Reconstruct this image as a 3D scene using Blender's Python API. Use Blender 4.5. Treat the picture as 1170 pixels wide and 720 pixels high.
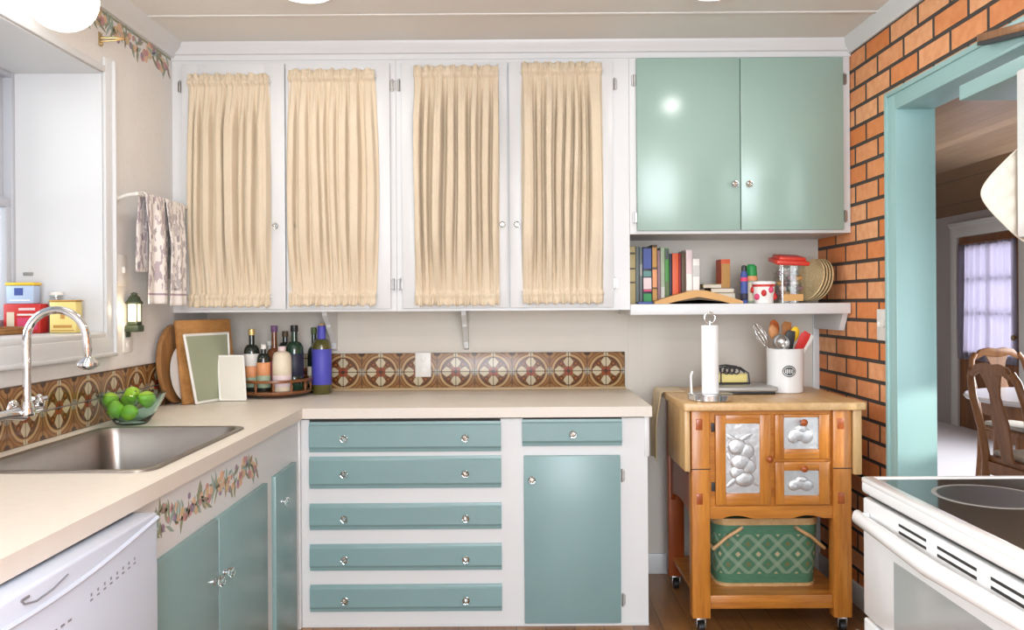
import bpy, bmesh, math, random
from mathutils import Vector, Matrix
random.seed(7)
PI = math.pi
C = bpy.context.scene.collection
scn = bpy.context.scene
for _o in list(bpy.data.objects): bpy.data.objects.remove(_o)

# ------------------------------------------------------------------ camera
F = 937.0; HC = 1.34; ROLL = 0.0065; VX, VY = 588.0, 346.0
cd = bpy.data.cameras.new('camera'); cam = bpy.data.objects.new('camera', cd); C.objects.link(cam)
cam.location = (0, 0, HC); cam.rotation_euler = (PI/2, ROLL, 0)
cd.sensor_width = 36.0; cd.lens = 36.0*F/1170.0
cd.shift_x = -3.0/1170; cd.shift_y = -14.0/1170
cd.clip_start = 0.05
scn.camera = cam
# ------------------------------------------------------------------ world, lights, exposure
EXPO = 0.14
vs = scn.view_settings
vs.view_transform = 'Standard'; vs.look = 'None'; vs.gamma = 1.0; vs.use_curve_mapping = False; vs.exposure = EXPO
w = bpy.data.worlds.new('sky'); scn.world = w; w.use_nodes = True
w.node_tree.nodes['Background'].inputs[0].default_value = (0.86, 0.93, 1.0, 1)
w.node_tree.nodes['Background'].inputs[1].default_value = 0.55
def area(name, loc, rot, sx, sy, power, col=(1, 1, 1), spread=None):
    l = bpy.data.lights.new(name, 'AREA'); l.shape = 'RECTANGLE'; l.size = sx; l.size_y = sy
    l.energy = power; l.color = col
    if spread: l.spread = spread
    o = bpy.data.objects.new(name, l); C.objects.link(o); o.location = loc; o.rotation_euler = rot
    return o
def disc(name, loc, size, power, col):
    l = bpy.data.lights.new(name, 'AREA'); l.shape = 'DISK'; l.size = size; l.energy = power; l.color = col
    o = bpy.data.objects.new(name, l); C.objects.link(o); o.location = loc
    return o
area('dining_door_daylight', (5.1, 8.15, 1.3), (0, PI/2, 0), 1.6, 1.2, 45, (0.95, 0.96, 1.0))
# daylight through the kitchen's sink window, then the added fill lights
area('sink_window_daylight', (-2.3, 2.3, 1.85), (0, -PI/2 + 0.15, 0), 1.0, 1.3, 13, (0.93, 0.97, 1.0), 1.1)
area('rear_fill', (0.35, -1.72, 1.5), (PI/2, 0, 0), 1.9, 1.7, 142, (0.86, 0.93, 1.0))  # unseen fill behind the camera, outside an invented opening
area('dining_side_fill', (4.95, 5.9, 1.5), (0, PI/2, 0), 1.5, 2.6, 130, (0.95, 0.97, 1.0))  # fill added to brighten the dining room from the side
area('dining_front_fill', (3.3, -0.85, 1.45), (PI/2, 0, 0), 2.4, 1.6, 40, (0.93, 0.96, 1.0))  # second added fill, shining into the dining room from its front
_sp = bpy.data.lights.new('low_sun', 'SPOT'); _sp.energy = 700; _sp.spot_size = 0.064; _sp.spot_blend = 0.1
_sp.shadow_soft_size = 0.03; _sp.color = (1, 0.97, 0.9)
LAMPS = [(-0.765, 3.02), (0.745, 3.02), (-0.40, 0.1), (0.40, 0.1)]  # the last pair is unseen, added as ambient fill
for _x, _y in LAMPS:
    disc('ceiling_light_glow', (_x, _y, 2.465), 0.17, 3.0 if _y > 2 else 12.5, (1.0, 0.98, 0.95))

# ------------------------------------------------------------------ geometry helpers
def S(y): return F/y
def PX(px, py, y): return ((px-VX) - ROLL*(py-VY))/S(y)
def PZ(px, py, y): return HC - ((py-VY) + ROLL*(px-VX))/S(y)

WL = {}
def tag(o, label=None, cat=None, group=None, kind=None):
    if label: o['label'] = label
    if cat: o['category'] = cat
    if group: o['group'] = group
    if kind: o['kind'] = kind
    return o
def thing(name, label, cat, loc, group=None):
    o = bpy.data.objects.new(name, None); C.objects.link(o); o.location = loc
    o.empty_display_size = 0.05
    WL[o.name] = Vector(loc); return tag(o, label, cat, group)

def rot_to(axis):
    return Vector((0, 0, 1)).rotation_difference(Vector(axis).normalized()).to_matrix().to_4x4()

class MB:
    def __init__(s, M=None): s.v = []; s.f = []; s.m = []; s.nb = 0; s.M = M or Matrix.Identity(4)
    def add(s, vs, fs, mi=0, M=None):
        T = s.M @ M if M is not None else s.M
        n = len(s.v); s.v += [T @ Vector(p) for p in vs]
        s.f += [tuple(i+n for i in f) for f in fs]; s.m += [mi]*len(fs)
        return s
    def bmadd(s, bm, mi=0, M=None):
        bm.verts.index_update()
        s.add([tuple(v.co) for v in bm.verts], [tuple(v.index for v in f.verts) for f in bm.faces], mi, M)
        bm.free(); return s
    def box(s, x0, x1, y0, y1, z0, z1, bev=0.0, seg=2, mi=0, M=None):
        e = 0.00011*(s.nb % 9); s.nb += 1                        # no two boxes of a mesh share a plane
        x0, x1 = min(x0, x1), max(x0, x1); y0, y1 = min(y0, y1), max(y0, y1); z0, z1 = min(z0, z1), max(z0, z1)
        if min(x1-x0, y1-y0, z1-z0) > 0.0035: x0 += e; x1 -= e; y0 += e; y1 -= e; z0 += e; z1 -= e
        bm = bmesh.new(); bmesh.ops.create_cube(bm, size=1.0)
        for v in bm.verts:
            v.co = Vector(((x0+x1)/2 + v.co.x*(x1-x0), (y0+y1)/2 + v.co.y*(y1-y0), (z0+z1)/2 + v.co.z*(z1-z0)))
        if bev > 0:
            b = min(bev, 0.45*min(x1-x0, y1-y0, z1-z0))
            bmesh.ops.bevel(bm, geom=list(bm.edges), offset=b, segments=seg, affect='EDGES', profile=0.5)
        return s.bmadd(bm, mi, M)
    def lathe(s, prof, org=(0, 0, 0), axis=(0, 0, 1), seg=24, mi=0, sx=1.0, sy=1.0, M=None):
        vs, fs = [], []
        n = len(prof)
        for r, h in prof:
            for k in range(seg):
                a = 2*PI*k/seg; vs.append((r*math.cos(a)*sx, r*math.sin(a)*sy, h))
        for i in range(n-1):
            for k in range(seg):
                k2 = (k+1) % seg
                fs.append((i*seg+k, i*seg+k2, (i+1)*seg+k2, (i+1)*seg+k))
        if prof[0][0] > 1e-6: fs.append(tuple(reversed(range(seg))))
        if prof[-1][0] > 1e-6: fs.append(tuple((n-1)*seg+k for k in range(seg)))
        T = Matrix.Translation(org) @ rot_to(axis)
        if M is not None: T = M @ T
        return s.add(vs, fs, mi, T)
    def cyl(s, p0, p1, r, r1=None, seg=16, mi=0):
        p0 = Vector(p0); p1 = Vector(p1); L = (p1-p0).length
        return s.lathe([(r, 0), (r if r1 is None else r1, L)], p0, p1-p0, seg, mi)
    def ball(s, c, r, sc=(1, 1, 1), seg=16, mi=0, M=None):
        pr = [(math.sin(PI*i/(seg//2))*1.0, -math.cos(PI*i/(seg//2))) for i in range(seg//2+1)]
        pr[0] = (0.0001, -1); pr[-1] = (0.0001, 1)
        T = Matrix.Translation(c) @ Matrix.Diagonal((r*sc[0], r*sc[1], r*sc[2], 1))
        vs, fs = [], []
        for rr, h in pr:
            for k in range(seg):
                a = 2*PI*k/seg; vs.append((rr*math.cos(a), rr*math.sin(a), h))
        n = len(pr)
        for i in range(n-1):
            for k in range(seg):
                k2 = (k+1) % seg; fs.append((i*seg+k, i*seg+k2, (i+1)*seg+k2, (i+1)*seg+k))
        fs.append(tuple(reversed(range(seg)))); fs.append(tuple((n-1)*seg+k for k in range(seg)))
        return s.add(vs, fs, mi, M @ T if M is not None else T)
    def tube(s, pts, r, seg=10, mi=0, cap=True):
        pts = [Vector(p) for p in pts]; n = len(pts)
        rs = r if isinstance(r, (list, tuple)) else [r]*n
        vs, fs = [], []
        t = (pts[1]-pts[0]).normalized()
        up = Vector((0, 0, 1)) if abs(t.z) < 0.9 else Vector((1, 0, 0))
        a = t.cross(up).normalized()
        for i in range(n):
            if i == 0: t = pts[1]-pts[0]
            elif i == n-1: t = pts[-1]-pts[-2]
            else: t = (pts[i+1]-pts[i]).normalized() + (pts[i]-pts[i-1]).normalized()
            t.normalize()
            a = (a - t*a.dot(t)).normalized(); b = t.cross(a)
            for k in range(seg):
                q = 2*PI*k/seg; vs.append(pts[i] + (a*math.cos(q)+b*math.sin(q))*rs[i])
        for i in range(n-1):
            for k in range(seg):
                k2 = (k+1) % seg; fs.append((i*seg+k, i*seg+k2, (i+1)*seg+k2, (i+1)*seg+k))
        if cap: fs.append(tuple(reversed(range(seg)))); fs.append(tuple((n-1)*seg+k for k in range(seg)))
        return s.add(vs, fs, mi)
    def prism(s, poly, d, mi=0, bev=0.0):
        """extrude a planar 3-D polygon by vector d"""
        n = len(poly); P = [Vector(p) for p in poly]; d = Vector(d)
        bm = bmesh.new()
        a = [bm.verts.new(p) for p in P]; b = [bm.verts.new(p+d) for p in P]
        bm.faces.new(list(reversed(a))); bm.faces.new(b)
        for i in range(n):
            j = (i+1) % n; bm.faces.new((a[i], a[j], b[j], b[i]))
        bmesh.ops.recalc_face_normals(bm, faces=list(bm.faces))
        if bev > 0: bmesh.ops.bevel(bm, geom=list(bm.edges), offset=bev, segments=2, affect='EDGES', profile=0.5)
        return s.bmadd(bm, mi)
    def grid(s, fn, nu, nv, mi=0):
        vs = [fn(i/nu, j/nv) for j in range(nv+1) for i in range(nu+1)]
        fs = [(j*(nu+1)+i, j*(nu+1)+i+1, (j+1)*(nu+1)+i+1, (j+1)*(nu+1)+i) for j in range(nv) for i in range(nu)]
        return s.add(vs, fs, mi)
    def build(s, name, mats, parent=None, smooth=35, solid=0.0, sub=0):
        if not isinstance(mats, (list, tuple)): mats = [mats]
        xs = [p.x for p in s.v]; ys = [p.y for p in s.v]; zs = [p.z for p in s.v]
        if parent is None: org = Vector(((min(xs)+max(xs))/2, (min(ys)+max(ys))/2, min(zs)))
        else: org = Vector(((min(xs)+max(xs))/2, (min(ys)+max(ys))/2, (min(zs)+max(zs))/2))
        me = bpy.data.meshes.new(name)
        me.from_pydata([tuple(p-org) for p in s.v], [], s.f)
        for m in mats: me.materials.append(m)
        me.polygons.foreach_set('material_index', s.m)
        bm = bmesh.new(); bm.from_mesh(me); bmesh.ops.recalc_face_normals(bm, faces=list(bm.faces)); bm.to_mesh(me); bm.free()
        if smooth:
            me.polygons.foreach_set('use_smooth', [True]*len(me.polygons))
            me.set_sharp_from_angle(angle=math.radians(smooth))
        me.update()
        o = bpy.data.objects.new(name, me); C.objects.link(o)
        if parent is not None:
            o.parent = parent; o.location = org - WL[parent.name]
        else: o.location = org
        WL[o.name] = org
        if solid:
            md = o.modifiers.new('thickness', 'SOLIDIFY'); md.thickness = solid; md.offset = 0
        if sub:
            md = o.modifiers.new('smooth', 'SUBSURF'); md.levels = sub; md.render_levels = sub
        return o

# ------------------------------------------------------------------ materials
def rgb(r, g, b):
    f = lambda c: (c/255/12.92) if c/255 <= 0.04045 else ((c/255+0.055)/1.055)**2.4
    return (f(r), f(g), f(b))
class E:
    """tiny expression helper over Math nodes"""
    nt = None
    def __init__(s, sock): s.s = sock
    @staticmethod
    def op(o, *a):
        n = E.nt.nodes.new('ShaderNodeMath'); n.operation = o
        for i, x in enumerate(a):
            if isinstance(x, E): E.nt.links.new(x.s, n.inputs[i])
            else: n.inputs[i].default_value = x
        return E(n.outputs[0])
    def __add__(s, o): return E.op('ADD', s, o)
    __radd__ = __add__
    def __sub__(s, o): return E.op('SUBTRACT', s, o)
    def __rsub__(s, o): return E.op('SUBTRACT', o, s)
    def __mul__(s, o): return E.op('MULTIPLY', s, o)
    __rmul__ = __mul__
    def __truediv__(s, o): return E.op('DIVIDE', s, o)
    def lt(s, o): return E.op('LESS_THAN', s, o)
    def gt(s, o): return E.op('GREATER_THAN', s, o)
    def fract(s): return E.op('FRACT', s)
    def abs(s): return E.op('ABSOLUTE', s)
    def sqrt(s): return E.op('SQRT', s)
    def min(s, o): return E.op('MINIMUM', s, o)
    def max(s, o): return E.op('MAXIMUM', s, o)
    def sin(s): return E.op('SINE', s)
def newmat(name):
    m = bpy.data.materials.new(name); m.use_nodes = True
    nt = m.node_tree; E.nt = nt
    return m, nt, nt.nodes['Principled BSDF']
def xyz(nt):
    g = nt.nodes.new('ShaderNodeNewGeometry'); sp = nt.nodes.new('ShaderNodeSeparateXYZ')
    nt.links.new(g.outputs['Position'], sp.inputs[0]); return g, [E(o) for o in sp.outputs]
def mixc(nt, fac, a, b):
    n = nt.nodes.new('ShaderNodeMix'); n.data_type = 'RGBA'
    if isinstance(fac, E): nt.links.new(fac.s, n.inputs[0])
    else: n.inputs[0].default_value = fac
    for x, i in ((a, 6), (b, 7)):
        if isinstance(x, (tuple, list)): n.inputs[i].default_value = (*x[:3], 1)
        else: nt.links.new(x, n.inputs[i])
    return n.outputs[2]
def noise(nt, scale, detail=3, vec=None, stretch=None, rough=0.5):
    n = nt.nodes.new('ShaderNodeTexNoise'); n.inputs['Scale'].default_value = scale
    n.inputs['Detail'].default_value = detail; n.inputs['Roughness'].default_value = rough
    if vec is None:
        g = nt.nodes.new('ShaderNodeNewGeometry'); vec = g.outputs['Position']
    if stretch:
        mp = nt.nodes.new('ShaderNodeMapping'); mp.inputs['Scale'].default_value = stretch
        nt.links.new(vec, mp.inputs[0]); vec = mp.outputs[0]
    nt.links.new(vec, n.inputs['Vector']); return E(n.outputs['Fac'])
def bump(nt, bs, h, strength=0.3, dist=0.002):
    b = nt.nodes.new('ShaderNodeBump'); b.inputs['Strength'].default_value = strength; b.inputs['Distance'].default_value = dist
    nt.links.new(h.s if isinstance(h, E) else h, b.inputs['Height']); nt.links.new(b.outputs[0], bs.inputs['Normal'])
def setc(nt, bs, c):
    if isinstance(c, (tuple, list)): bs.inputs['Base Color'].default_value = (*c[:3], 1)
    else: nt.links.new(c, bs.inputs['Base Color'])
def paint(name, col, rough=0.45, var=0.05, metal=0.0, nscale=6, bmp=0.0, coat=0.0, bscale=60):
    m, nt, bs = newmat(name)
    n = noise(nt, nscale, 4)
    a = tuple(max(0, c*(1-var)) for c in col); b = tuple(min(1, c*(1+var)) for c in col)
    setc(nt, bs, mixc(nt, n, a, b))
    bs.inputs['Roughness'].default_value = rough; bs.inputs['Metallic'].default_value = metal
    if coat: bs.inputs['Coat Weight'].default_value = coat; bs.inputs['Coat Roughness'].default_value = 0.12
    if bmp: bump(nt, bs, noise(nt, bscale, 2), bmp, 0.001)
    return m
def wood(name, dark, light, stretch=(2, 2, 30), rough=0.4, scale=3.0, coat=0.15):
    m, nt, bs = newmat(name)
    n = noise(nt, scale, 6, stretch=stretch, rough=0.6)
    n2 = noise(nt, scale*5, 3, stretch=stretch)
    k = E.op('SMOOTH_MIN', E.op('SMOOTH_MAX', (n*0.75+n2*0.35-0.3)*2.2, 0.0, 0.1), 1.0, 0.1)
    setc(nt, bs, mixc(nt, k, dark, light)); bs.inputs['Roughness'].default_value = rough
    bs.inputs['Coat Weight'].default_value = coat; bs.inputs['Coat Roughness'].default_value = 0.2
    bump(nt, bs, n2, 0.15, 0.0008)
    return m
def glass(name, col, rough=0.02, ior=1.45):
    m, nt, bs = newmat(name)
    setc(nt, bs, col); bs.inputs['Roughness'].default_value = rough; bs.inputs['IOR'].default_value = ior
    bs.inputs['Transmission Weight'].default_value = 1.0
    return m
def glow(name, col, strength):
    m, nt, bs = newmat(name); setc(nt, bs, col); bs.inputs['Emission Color'].default_value = (*col, 1)
    bs.inputs['Emission Strength'].default_value = strength; return m

M = {}
M['white'] = paint('white_paint', (0.685, 0.695, 0.70), 0.38, 0.015, bmp=0.05)
M['whitewall'] = paint('white_wall_paint', (0.80, 0.79, 0.775), 0.6, 0.02)
M['backwall'] = paint('cream_panel_paint', (0.66, 0.61, 0.54), 0.55, 0.04, nscale=3)
M['ceil'] = paint('ceiling_paint', (0.78, 0.765, 0.735), 0.7, 0.03, nscale=2)
M['teal'] = paint('teal_drawer_paint', rgb(127, 157, 158), 0.33, 0.05, nscale=5, bmp=0.06, bscale=25)
M['green'] = paint('green_cabinet_paint', rgb(149, 175, 164), 0.22, 0.03, nscale=3, bmp=0.03, bscale=14)
M['tealcase'] = paint('teal_casing_paint', rgb(152, 188, 187), 0.35, 0.03)
M['counter'] = paint('cream_laminate', (0.85, 0.785, 0.68), 0.42, 0.05, nscale=40)
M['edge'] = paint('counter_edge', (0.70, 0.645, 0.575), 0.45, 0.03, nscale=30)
M['dark'] = paint('dark_gap', (0.02, 0.018, 0.016), 0.7, 0.1)
M['black'] = paint('black_plastic', (0.015, 0.015, 0.017), 0.35, 0.1)
M['iron'] = paint('black_iron', (0.03, 0.028, 0.03), 0.5, 0.2)
M['chrome'] = paint('chrome', (0.82, 0.83, 0.85), 0.09, 0.02, metal=1.0)
M['steel'] = paint('brushed_steel', (0.36, 0.335, 0.31), 0.34, 0.06, metal=1.0, nscale=20)
M['nickel'] = paint('aged_nickel', (0.42, 0.41, 0.40), 0.32, 0.1, metal=1.0)
M['brass'] = paint('old_brass', (0.55, 0.42, 0.22), 0.35, 0.1, metal=1.0)
M['enamel'] = paint('white_enamel', (0.77, 0.775, 0.775), 0.2, 0.01, coat=0.4)
M['dwwhite'] = paint('dishwasher_white', (0.58, 0.65, 0.78), 0.3, 0.01, coat=0.2)
M['glassknob'] = glass('clear_glass', (0.93, 0.97, 0.96), 0.05)
def pane():
    m, nt, bs = newmat('window_pane')
    tr = nt.nodes.new('ShaderNodeBsdfTransparent'); gl = nt.nodes.new('ShaderNodeBsdfGlossy'); mx = nt.nodes.new('ShaderNodeMixShader')
    gl.inputs['Roughness'].default_value = 0.02; mx.inputs[0].default_value = 0.06
    nt.links.new(tr.outputs[0], mx.inputs[1]); nt.links.new(gl.outputs[0], mx.inputs[2]); nt.links.new(mx.outputs[0], nt.nodes['Material Output'].inputs[0])
    return m
M['pane'] = pane()
M['bowl'] = glass('blue_green_glass', (0.70, 0.93, 0.92), 0.03, 1.3)
def thinglass(name, tint, refl):
    m, nt, bs = newmat(name)
    tr = nt.nodes.new('ShaderNodeBsdfTransparent'); gl = nt.nodes.new('ShaderNodeBsdfGlossy'); mx = nt.nodes.new('ShaderNodeMixShader')
    tr.inputs[0].default_value = (*tint, 1); gl.inputs['Roughness'].default_value = 0.04
    mx.inputs[0].default_value = refl
    nt.links.new(tr.outputs[0], mx.inputs[1]); nt.links.new(gl.outputs[0], mx.inputs[2]); nt.links.new(mx.outputs[0], nt.nodes['Material Output'].inputs[0])
    return m
M['jar'] = thinglass('jar_glass', (0.97, 0.98, 0.97), 0.09)
M['darkglass'] = paint('dark_bottle_glass', (0.012, 0.02, 0.015), 0.08, 0.1, coat=0.6)
M['greenglass'] = paint('green_bottle_glass', (0.012, 0.045, 0.025), 0.08, 0.1, coat=0.6)
M['amber'] = paint('amber_bottle_glass', (0.19, 0.06, 0.02), 0.1, 0.15, coat=0.6)
M['oliveglass'] = paint('olive_bottle_glass', (0.10, 0.09, 0.02), 0.1, 0.15, coat=0.6)
M['cooktop'] = paint('black_ceramic_glass', (0.045, 0.042, 0.038), 0.06, 0.1, coat=0.3)
M['burner'] = paint('burner_mark', (0.025, 0.023, 0.022), 0.3, 0.2)
M['burner_ring'] = paint('burner_ring', (0.28, 0.27, 0.25), 0.3, 0.1)
M['ovenglass'] = paint('oven_window_glass', (0.36, 0.37, 0.36), 0.07, 0.1, coat=0.8)  # grey base puts the room's pale reflection into the glass colour
M['cork'] = paint('cork', (0.55, 0.38, 0.2), 0.8, 0.15)
M['gold'] = paint('gold_foil', (0.72, 0.55, 0.22), 0.35, 0.1, metal=0.6)
M['papertowel'] = paint('paper_towel', (0.88, 0.875, 0.86), 0.9, 0.01, bmp=0.3, bscale=160)
M['wood'] = wood('cart_honey_pine', rgb(156, 86, 24), rgb(218, 146, 62), (9, 9, 0.8), 0.32)
M['woodx'] = wood('cart_honey_pine_across', rgb(156, 86, 24), rgb(218, 146, 62), (0.8, 9, 9), 0.32)
M['woody'] = wood('cart_honey_pine_along', rgb(156, 86, 24), rgb(218, 146, 62), (9, 0.8, 9), 0.32)
M['shadowpine'] = wood('cart_shadowed_pine', rgb(116, 46, 14), rgb(165, 82, 34), (9, 9, 0.8), 0.35)  # same pine darkened: shade on the cart's back legs and sides as colour
M['knobwood'] = wood('knob_wood', rgb(130, 58, 20), rgb(190, 100, 45), (9, 9, 9), 0.3)
M['butcher'] = wood('butcher_block_maple', rgb(188, 145, 92), rgb(226, 190, 138), (6, 0.8, 6), 0.4)
M['butcherv'] = wood('butcher_block_leaf', rgb(182, 140, 86), rgb(226, 190, 135), (6, 6, 0.8), 0.4)
M['board'] = wood('cutting_board_wood', rgb(150, 98, 50), rgb(196, 144, 84), (6, 0.7, 6), 0.5, 3)
M['boarddark'] = wood('round_board_wood', rgb(118, 78, 40), rgb(175, 126, 74), (6, 6, 0.8), 0.5)
M['walnut'] = wood('turntable_wood', rgb(92, 52, 26), rgb(146, 92, 52), (3, 3, 12), 0.3)
M['spoonwood'] = wood('spoon_wood', rgb(140, 84, 40), rgb(190, 130, 75), (6, 6, 0.8), 0.5)
M['oak'] = wood('dining_chair_oak', rgb(112, 70, 38), rgb(168, 116, 70), (8, 8, 0.8), 0.35)
M['doorwood'] = wood('dining_door_wood', rgb(96, 56, 24), rgb(150, 96, 46), (9, 9, 0.8), 0.4)
M['limeskin'] = paint('lime_skin', (0.30, 0.52, 0.03), 0.35, 0.25, nscale=14, bmp=0.25, bscale=220)
M['appletable'] = paint('white_table_top', (0.84, 0.84, 0.87), 0.25, 0.01)
M['cushion'] = paint('seat_cushion', (0.60, 0.58, 0.52), 0.9, 0.1)
M['carpet'] = paint('pale_carpet', (0.74, 0.73, 0.77), 0.95, 0.05, nscale=80, bmp=0.4, bscale=300)
M['greywall'] = paint('dining_grey_wall', (0.42, 0.385, 0.37), 0.7, 0.04)
M['dcasing'] = paint('dining_casing', (0.66, 0.67, 0.64), 0.5, 0.02)
M['trayrim'] = paint('tray_white_rim', (0.82, 0.81, 0.76), 0.35, 0.02)
M['traygreen'] = paint('tray_sage', rgb(158, 164, 138), 0.45, 0.04)
M['traycream'] = paint('tray_cream', (0.72, 0.69, 0.61), 0.5, 0.03)
M['plate'] = paint('ivory_plate', (0.80, 0.78, 0.74), 0.35, 0.01)
M['redlid'] = paint('red_plastic', (0.62, 0.05, 0.03), 0.3, 0.1)
M['pages'] = paint('book_pages', (0.72, 0.65, 0.54), 0.85, 0.08, nscale=120)
def flat(name, r, g, b, rough=0.5, **k): 
    M[name] = paint(name, rgb(r, g, b), rough, 0.06, **k); return M[name]
for nm, c in {'c_red': (196, 44, 40), 'c_pink': (214, 70, 110), 'c_yellow': (226, 208, 130), 'c_blue': (60, 80, 150), 'c_paleblue': (176, 196, 222),
              'c_cobalt': (84, 84, 190), 'c_cream': (226, 214, 190), 'c_white': (232, 230, 224), 'c_green': (70, 140, 62), 'c_cap_green': (34, 140, 70),
              'c_navy': (34, 36, 58), 'c_slate': (98, 108, 108), 'c_tan': (176, 160, 112), 'c_orange': (214, 92, 52), 'c_crimson': (140, 28, 40),
              'c_brown': (84, 66, 44), 'c_gold': (186, 138, 66), 'c_palegreen': (156, 172, 146), 'c_mauve': (142, 110, 120), 'c_blush': (224, 204, 204),
              'c_grey': (150, 150, 148), 'c_lightgrey': (196, 196, 192), 'c_oliveleaf': (88, 104, 62), 'c_tealleaf': (92, 138, 132), 'c_rose': (190, 96, 108),
              'c_peach': (222, 152, 104), 'c_plum': (110, 74, 116), 'c_brightyellow': (232, 190, 40), 'c_lantern': (58, 70, 52), 'c_mark': (130, 132, 142), 'c_tanbook': (206, 158, 96)}.items():
    flat(nm, *c)

def brick_mat():
    m, nt, bs = newmat('orange_brick')
    g, (x, y, z) = xyz(nt)
    cb = nt.nodes.new('ShaderNodeCombineXYZ'); nt.links.new((y*-1.0+4.05).s, cb.inputs[0]); nt.links.new((z+0.012).s, cb.inputs[1])
    bt = nt.nodes.new('ShaderNodeTexBrick'); nt.links.new(cb.outputs[0], bt.inputs['Vector'])
    bt.inputs['Scale'].default_value = 1.0; bt.inputs['Brick Width'].default_value = 0.225; bt.inputs['Row Height'].default_value = 0.0845
    bt.inputs['Mortar Size'].default_value = 0.0085; bt.inputs['Mortar Smooth'].default_value = 0.25; bt.inputs['Bias'].default_value = 0.0
    bt.inputs['Color1'].default_value = (*rgb(220, 130, 66), 1); bt.inputs['Color2'].default_value = (*rgb(238, 178, 130), 1)
    bt.inputs['Mortar'].default_value = (*rgb(66, 60, 56), 1)
    n = noise(nt, 26, 5); n2 = noise(nt, 140, 2)
    k = E.op('MULTIPLY', (n-0.35)*2.2, 0.5)
    c = mixc(nt, E.op('MAXIMUM', E.op('MINIMUM', k, 0.5), 0.0), bt.outputs['Color'], rgb(196, 102, 48))
    spots = n2.gt(0.70)*0.35
    c = mixc(nt, spots, c, rgb(120, 70, 50))
    c = mixc(nt, E(bt.outputs['Fac']), c, rgb(66, 60, 56))
    setc(nt, bs, c); bs.inputs['Roughness'].default_value = 0.72
    h = 1.0-E(bt.outputs['Fac']) + n2*0.12 + n*0.15
    bump(nt, bs, h, 0.8, 0.006)
    return m
M['brick'] = brick_mat()
def tile_mat(name, axis, u0):
    """2 x 2 tile medallions, 0.185 m repeat"""
    m, nt, bs = newmat(name)
    g, (x, y, z) = xyz(nt); L = 0.185
    u = (x if axis == 'x' else y)
    a = (((u-u0)/L).fract()-0.5).abs(); b = (((z-0.91)/L).fract()-0.5).abs()
    r = (a*a+b*b).sqrt()
    hs = noise(nt, 60, 3)
    def d(px, py): return ((a-px)*(a-px)+(b-py)*(b-py)).sqrt()
    brown = rgb(104, 66, 36); tan = rgb(184, 152, 106); cream = rgb(194, 180, 150); rust = rgb(144, 66, 38); dk = rgb(74, 46, 28); slate = rgb(150, 140, 126)
    c = mixc(nt, hs, brown, rgb(140, 96, 56))
    c = mixc(nt, (r-0.42).abs().lt(0.024), c, tan)
    c = mixc(nt, (r-0.355).abs().lt(0.017), c, dk)
    c = mixc(nt, (r-0.50).abs().lt(0.014), c, rgb(150, 108, 60))
    c = mixc(nt, E.op('MULTIPLY', b.lt(0.14-(a-0.24).abs()*0.75), a.lt(0.36)), c, cream)
    c = mixc(nt, E.op('MULTIPLY', a.lt(0.14-(b-0.24).abs()*0.75), b.lt(0.36)), c, cream)
    c = mixc(nt, d(0.195, 0.195).lt(0.078), c, rgb(96, 52, 22))
    c = mixc(nt, d(0.195, 0.195).lt(0.03), c, rgb(150, 90, 40))
    c = mixc(nt, r.lt(0.125), c, rust); c = mixc(nt, r.lt(0.05), c, dk)
    c = mixc(nt, d(0.5, 0.0).lt(0.10), c, slate); c = mixc(nt, d(0.5, 0.0).lt(0.045), c, cream)
    c = mixc(nt, d(0.0, 0.45).lt(0.06), c, cream)
    c = mixc(nt, d(0.5, 0.5).lt(0.16), c, rgb(150, 110, 66)); c = mixc(nt, d(0.5, 0.5).lt(0.09), c, dk)
    gl = (a.lt(0.009)).max(a.gt(0.491)).max(b.lt(0.010)).max(b.gt(0.49))
    c = mixc(nt, gl, c, rgb(70, 56, 44))
    setc(nt, bs, c); bs.inputs['Roughness'].default_value = 0.25
    bump(nt, bs, 1.0-gl, 0.5, 0.002)
    return m
M['tile_back'] = tile_mat('brown_medallion_tile', 'x', 0.078-0.0925)
M['tile_left'] = tile_mat('brown_medallion_tile_side', 'y', 0.03)
def floor_mat(name, d1, d2, axis_len='y', w=0.12, wx=0):
    m, nt, bs = newmat(name)
    g, (x, y, z) = xyz(nt)
    u = x if axis_len == 'y' else y; v = y if axis_len == 'y' else x
    row = E.op('FLOOR', u/w)
    wn = nt.nodes.new('ShaderNodeTexWhiteNoise'); wn.noise_dimensions = '1D'; nt.links.new(row.s, wn.inputs['W'])
    n = noise(nt, 3.0, 6, stretch=((14, 1.0, 14) if axis_len == 'y' else (1.0, 14, 14)), rough=0.65)
    k = n*0.8+E(wn.outputs['Value'])*0.5-0.15
    c = mixc(nt, E.op('MAXIMUM', E.op('MINIMUM', k, 1.0), 0.0), d1, d2)
    ln = ((u/w).fract()-0.5).abs().gt(0.485)
    c = mixc(nt, ln*0.75, c, tuple(q*0.25 for q in d1))
    setc(nt, bs, c); bs.inputs['Roughness'].default_value = 0.3
    bump(nt, bs, 1.0-ln, 0.3, 0.002)
    return m
M['floor'] = floor_mat('oak_plank_floor', rgb(104, 66, 32), rgb(172, 122, 70))
M['plankceil'] = floor_mat('weathered_plank_ceiling', rgb(92, 70, 52), rgb(158, 132, 108), w=0.14)
M['slopeceil'] = floor_mat('brown_plank_slope', rgb(96, 70, 44), rgb(134, 102, 70), w=0.2)
def wallpaper():
    m, nt, bs = newmat('pale_wallpaper')
    n = noise(nt, 9, 4); n2 = noise(nt, 60, 2)
    c = mixc(nt, n, (0.70, 0.68, 0.655), (0.77, 0.75, 0.725)); c = mixc(nt, n2.gt(0.62)*0.12, c, (0.55, 0.50, 0.47))
    setc(nt, bs, c); bs.inputs['Roughness'].default_value = 0.7; return m
M['wallpaper'] = wallpaper()
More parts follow.
